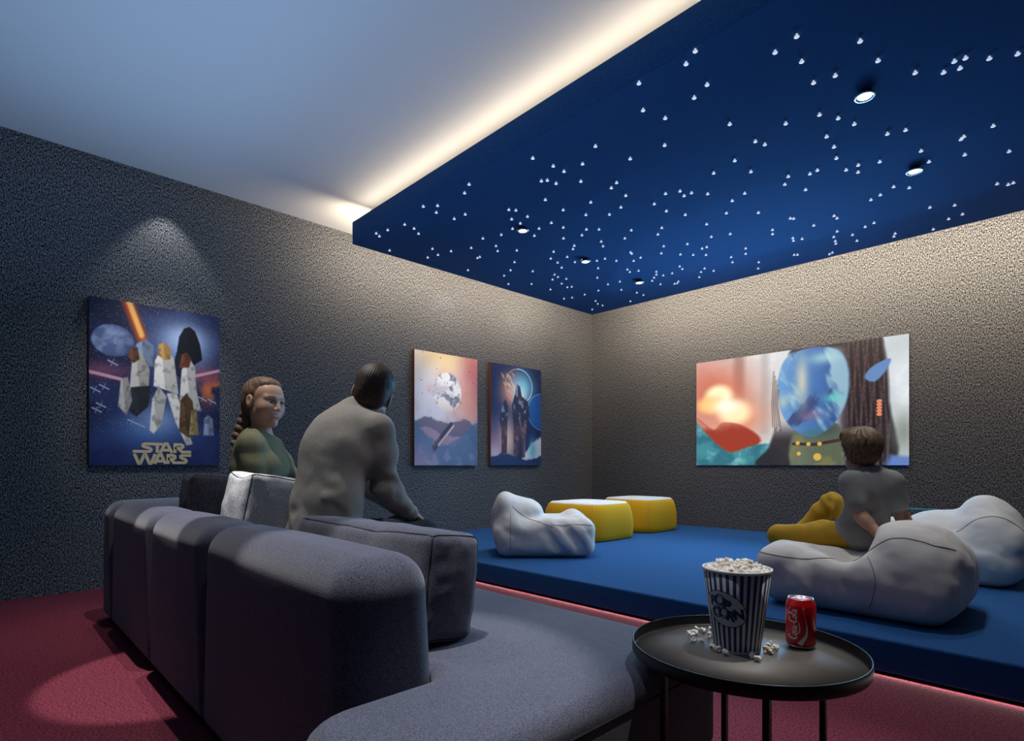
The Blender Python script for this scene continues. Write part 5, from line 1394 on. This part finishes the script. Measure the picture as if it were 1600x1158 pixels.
# ---- boy on the bag
def build_boy():
    pel = V(-0.900, 3.470, 0.492); c7 = V(-0.850, 3.465, 0.835)
    fv = nrm(V(-0.72, 0.69, 0)); rv = V(fv[1], -fv[0], 0)
    T, B = torso_prims(pel, c7, rv, 0.70, 1.04, 0.02, 1.0, 1.0)
    shL = c7 - rv*0.108 + V(0, 0, -0.055); shR = c7 + rv*0.104 + V(0, 0, -0.055)
    elL = V(-0.865, 3.345, 0.600); wrL = V(-0.775, 3.30, 0.520)
    elR = V(-0.738, 3.575, 0.600); wrR = V(-0.690, 3.55, 0.530)
    hd = V(-0.905, 3.482, 0.942); Rh = frame_of(nrm(V(-0.52, 0.85, 0)), rad(4), rad(-3)); sH = 0.98
    SH = [rc(c7 + V(0, 0, -0.02), shL, 0.036, 0.038, 0.035), rc(c7 + V(0, 0, -0.02), shR, 0.036, 0.038, 0.035)]
    armL = limb(shL, elL, wrL, 0.036, 0.031, 0.024); armR = limb(shR, elR, wrR, 0.036, 0.031, 0.024)
    hipL = pel - rv*0.055; hipR = pel + rv*0.055
    kL = V(-1.300, 3.395, 0.462); aL = V(-1.150, 3.500, 0.450)
    kR = V(-1.095, 3.640, 0.650); aR = V(-1.255, 3.590, 0.462)
    legL = limb(hipL, kL, aL, 0.068, 0.050, 0.036); legR = limb(hipR, kR, aR, 0.066, 0.048, 0.036)
    feet = [rc(aL, aL + V(0.09, 0.05, -0.01), 0.030, 0.024, 0.02), rc(aR + V(0, 0, -0.01), aR + V(-0.09, 0.03, -0.025), 0.030, 0.022, 0.02)]
    neck = [rc(c7 + V(0, 0, -0.02), hd + (V(0, -0.026, -0.06)*sH) @ Rh, 0.042, 0.042, 0.02)]
    hands = hand_prims(wrL, nrm(V(0.8, -0.2, -0.35)), V(0.3, 0, 0.9), 0.72, -1, 0.2) + hand_prims(wrR, nrm(V(0.8, -0.1, -0.35)), V(0.3, 0, 0.9), 0.72, 1, 0.2)
    body = T + SH + armL + armR + legL + legR + feet + neck + head_prims(hd, Rh, sH) + hands
    skin = (0.44, 0.235, 0.150)
    def paint(v): return skin_paint(v, hd, Rh, sH, skin, (0.38, 0.15, 0.12), (0.06, 0.035, 0.02), (0.05, 0.03, 0.02))
    m_tee = m_cov('grey cotton tee', (0.225, 0.218, 0.208), (0.285, 0.275, 0.262))
    m_tr = m_cov('mustard trousers', (0.40, 0.225, 0.022), (0.50, 0.290, 0.034))
    slL = [rc(shL, shL*0.42 + elL*0.58, 0.050, 0.050, 0.03)]; slR = [rc(shR, shR*0.42 + elR*0.58, 0.048, 0.048, 0.03)]
    tee = T + SH + slL + slR + [ell(pel + V(0, 0, 0.02), np.array([0.128, 0.10, 0.10]), B, 0.03)]
    W = lambda p: hd + (np.array(p)*sH) @ Rh
    hp = [ell(W((0, -0.022, 0.044)), np.array([0.096, 0.112, 0.096])*sH, Rh, 0.02), ell(W((0, -0.055, -0.016)), np.array([0.074, 0.060, 0.058])*sH, Rh, 0.03),
          ell(W((-0.025, 0.045, 0.086)), np.array([0.072, 0.056, 0.044])*sH, Rh, 0.04),
          ell(W((-0.086, 0.000, -0.010)), np.array([0.026, 0.024, 0.036])*sH, Rh, 0.006, 's'), ell(W((0.086, 0.000, -0.010)), np.array([0.026, 0.024, 0.036])*sH, Rh, 0.006, 's'),
          ell(W((0, 0.118, -0.02)), np.array([0.085, 0.070, 0.085])*sH, Rh, 0.012, 's')]
    mh = hair_mat('tousled brown hair', (0.070, 0.038, 0.018), (0.230, 0.135, 0.068), (150, 150, 60))
    sw = strand_fn(hd, Rh, sH, 0.0030, 22, 8.0, (-0.01, -0.02, 0.10))
    return person((pel[0], pel[1], 0.42), body,
        [('t_shirt', tee, 0.010, 0.007, m_tee, (0.003, (10, 10, 10), 3.0, [(c7 + V(0.04, -0.05, -0.12), V(0.9, 0.3, 0.35), 62, 0.008, 0.10), (shL + V(0.03, 0, -0.06), V(0.8, 0, 0.6), 70, 0.005, 0.06), (pel + V(0.05, -0.08, 0.12), V(0.3, 0.2, 1), 60, 0.005, 0.09)])),
         ('trousers', legL + legR + T[:1], 0.010, 0.007, m_tr, (0.003, (12, 12, 12), 5.0, [(kR, V(0.6, 0, 0.6), 90, 0.005, 0.09), (hipL*0.6+kL*0.4, V(0.9, 0.3, 0.5), 80, 0.004, 0.1)]))],
        [('hair', hp, 0.0042, mh, sw)], paint,
        'person in a grey tee and mustard trousers sitting on a bag seat facing the screen', (hd, Rh, sH), h=0.007, hf=0.0042)
build_boy()

# ------------------------------------------------------------------ light
def area(name, loc, sx, sy, power, col, direction, spread=180):
    L = bpy.data.lights.new(name, 'AREA'); L.shape = 'RECTANGLE'; L.size = sx; L.size_y = sy; L.energy = power; L.color = col
    L.spread = rad(spread)
    o = bpy.data.objects.new(name, L); COL.objects.link(o); o.location = loc
    o.rotation_euler = Vector(direction).to_track_quat('-Z', 'Y').to_euler()
    return o
def spot(name, loc, power, col, aim, angle=90, blend=0.6, r=0.02):
    L = bpy.data.lights.new(name, 'SPOT'); L.energy = power; L.color = col; L.spot_size = rad(angle); L.spot_blend = blend; L.shadow_soft_size = r
    o = bpy.data.objects.new(name, L); COL.objects.link(o); o.location = loc
    o.rotation_euler = (Vector(aim) - Vector(loc)).to_track_quat('-Z', 'Y').to_euler()
    return o
WARM = (1.0, 0.80, 0.56); COOL = (0.72, 0.86, 1.0); BLUEISH = (0.42, 0.62, 1.0)
# cove strips on the rim of the canopy
o = area('cove_strip', (-0.685, CY0+0.13, ZT+0.012), 7.15, 0.03, 15, WARM, (0, -1, 0)); o.rotation_euler = (rad(90+50), 0, rad(180))
o = area('cove_strip', (CX0-0.01, (CY0+CY1)/2, ZT-0.05), 3.15, 0.03, 48, WARM, (-1, 0, 0)); o.rotation_euler = (rad(93), 0, rad(90))
o = area('cove_strip', (-0.7, CY1+0.01, ZT-0.05), 7.0, 0.03, 165, WARM, (0, 1, 0)); o.rotation_euler = (rad(90), 0, 0)
# light thrown into the room by the screen
for pw, sp in ((40, 108), (30, 176)):
    o = area('screen_glow', ((SX0+SX1)/2, YS-0.03, (SZ0+SZ1)/2), SX1-SX0, SZ1-SZ0, pw, (0.20, 0.58, 1.0), (0, -1, 0), sp); o.rotation_euler = (rad(90), 0, rad(180))
# strip under the lip of the platform
area('platform_strip', (-0.7, 2.726, 0.0125), 7.6, 0.008, 5, (1.0, 0.86, 0.78), (0, -0.80, -0.60))
# canopy downlights
for i, (x, y, lb) in enumerate(DL):
    spot('downlight_lamp', (x, y, ZC-0.035), 52 if i > 2 else 54, (0.94, 0.97, 1.0), (x, y, 0), 118, 0.8, 0.03)
# picture spots
for y, e in ((1.05, 22), (3.67, 10), (4.71, 10)):
    spot('picture_spot_and_fill', (XL+0.18, y, 2.98), e, (1.0, 0.97, 0.92), (XL+0.18, y, 0), 74, 0.5, 0.015)
for y, e in ((1.01, 95), (3.67, 50), (4.71, 50)):  # soft fill added without fixtures to brighten the prints
    spot('picture_spot_and_fill', (XL+1.15, y, 2.60 if y > 2 else 3.0), e, (1.0, 0.98, 0.95), (XL+0.03, y, 1.50), 40, 1.0, 0.03)
# ceiling spots over the sofa row : tight ones on the backrest, wide ones added as soft fill for the people
for x, y, e, an, bl in ((-2.68, 0.63, 320, 19, 0.22), (-1.18, 0.64, 260, 26, 0.35), (-3.75, 0.68, 40, 30, 1.0), (-2.75, 0.80, 130, 84, 0.8), (-1.15, 0.95, 40, 72, 0.8)):
    spot('sofa_spot_and_fill', (x, y, 3.0), e, (1.0, 0.95, 0.88), (x, y, 0), an, bl, 0.015)
spot('table_lamp', (-0.35, 1.80, 3.0), 120, (1.0, 0.96, 0.9), (-0.52, 1.36, 0.45), 38, 0.6, 0.02)
# added blue fill in mid-air, without a fixture, to brighten the pale ceiling
o = area('ceiling_fill', (-2.6, 0.75, 1.72), 3.6, 2.2, 20, (0.40, 0.64, 1.0), (0, 0, 1), 150); o.rotation_euler = (rad(180), 0, 0)

w = bpy.data.worlds.new('world'); scene.world = w; w.use_nodes = True
w.node_tree.nodes['Background'].inputs['Color'].default_value = (0.02, 0.03, 0.05, 1)
w.node_tree.nodes['Background'].inputs['Strength'].default_value = 0.2

# ------------------------------------------------------------------ camera
cam = bpy.data.cameras.new('camera'); cam.lens = 883.0/1600*36; cam.sensor_width = 36; cam.sensor_fit = 'HORIZONTAL'
cam.shift_y = (727-579)/1600; cam.clip_start = 0.02
co = bpy.data.objects.new('camera', cam); COL.objects.link(co)
co.location = (0, 0, 0.87); co.rotation_euler = (PI/2, 0, rad(46.24))
scene.camera = co
vs_ = scene.view_settings
vs_.view_transform = 'Standard'; vs_.look = 'None'; vs_.exposure = 0.0; vs_.gamma = 1.0; vs_.use_curve_mapping = False
scene.cycles.use_denoising = True
try: scene.cycles.denoising_prefilter = 'NONE'
except Exception: pass
scene.cycles.max_bounces = 8; scene.cycles.diffuse_bounces = 4
scene.cycles.sample_clamp_indirect = 4.0
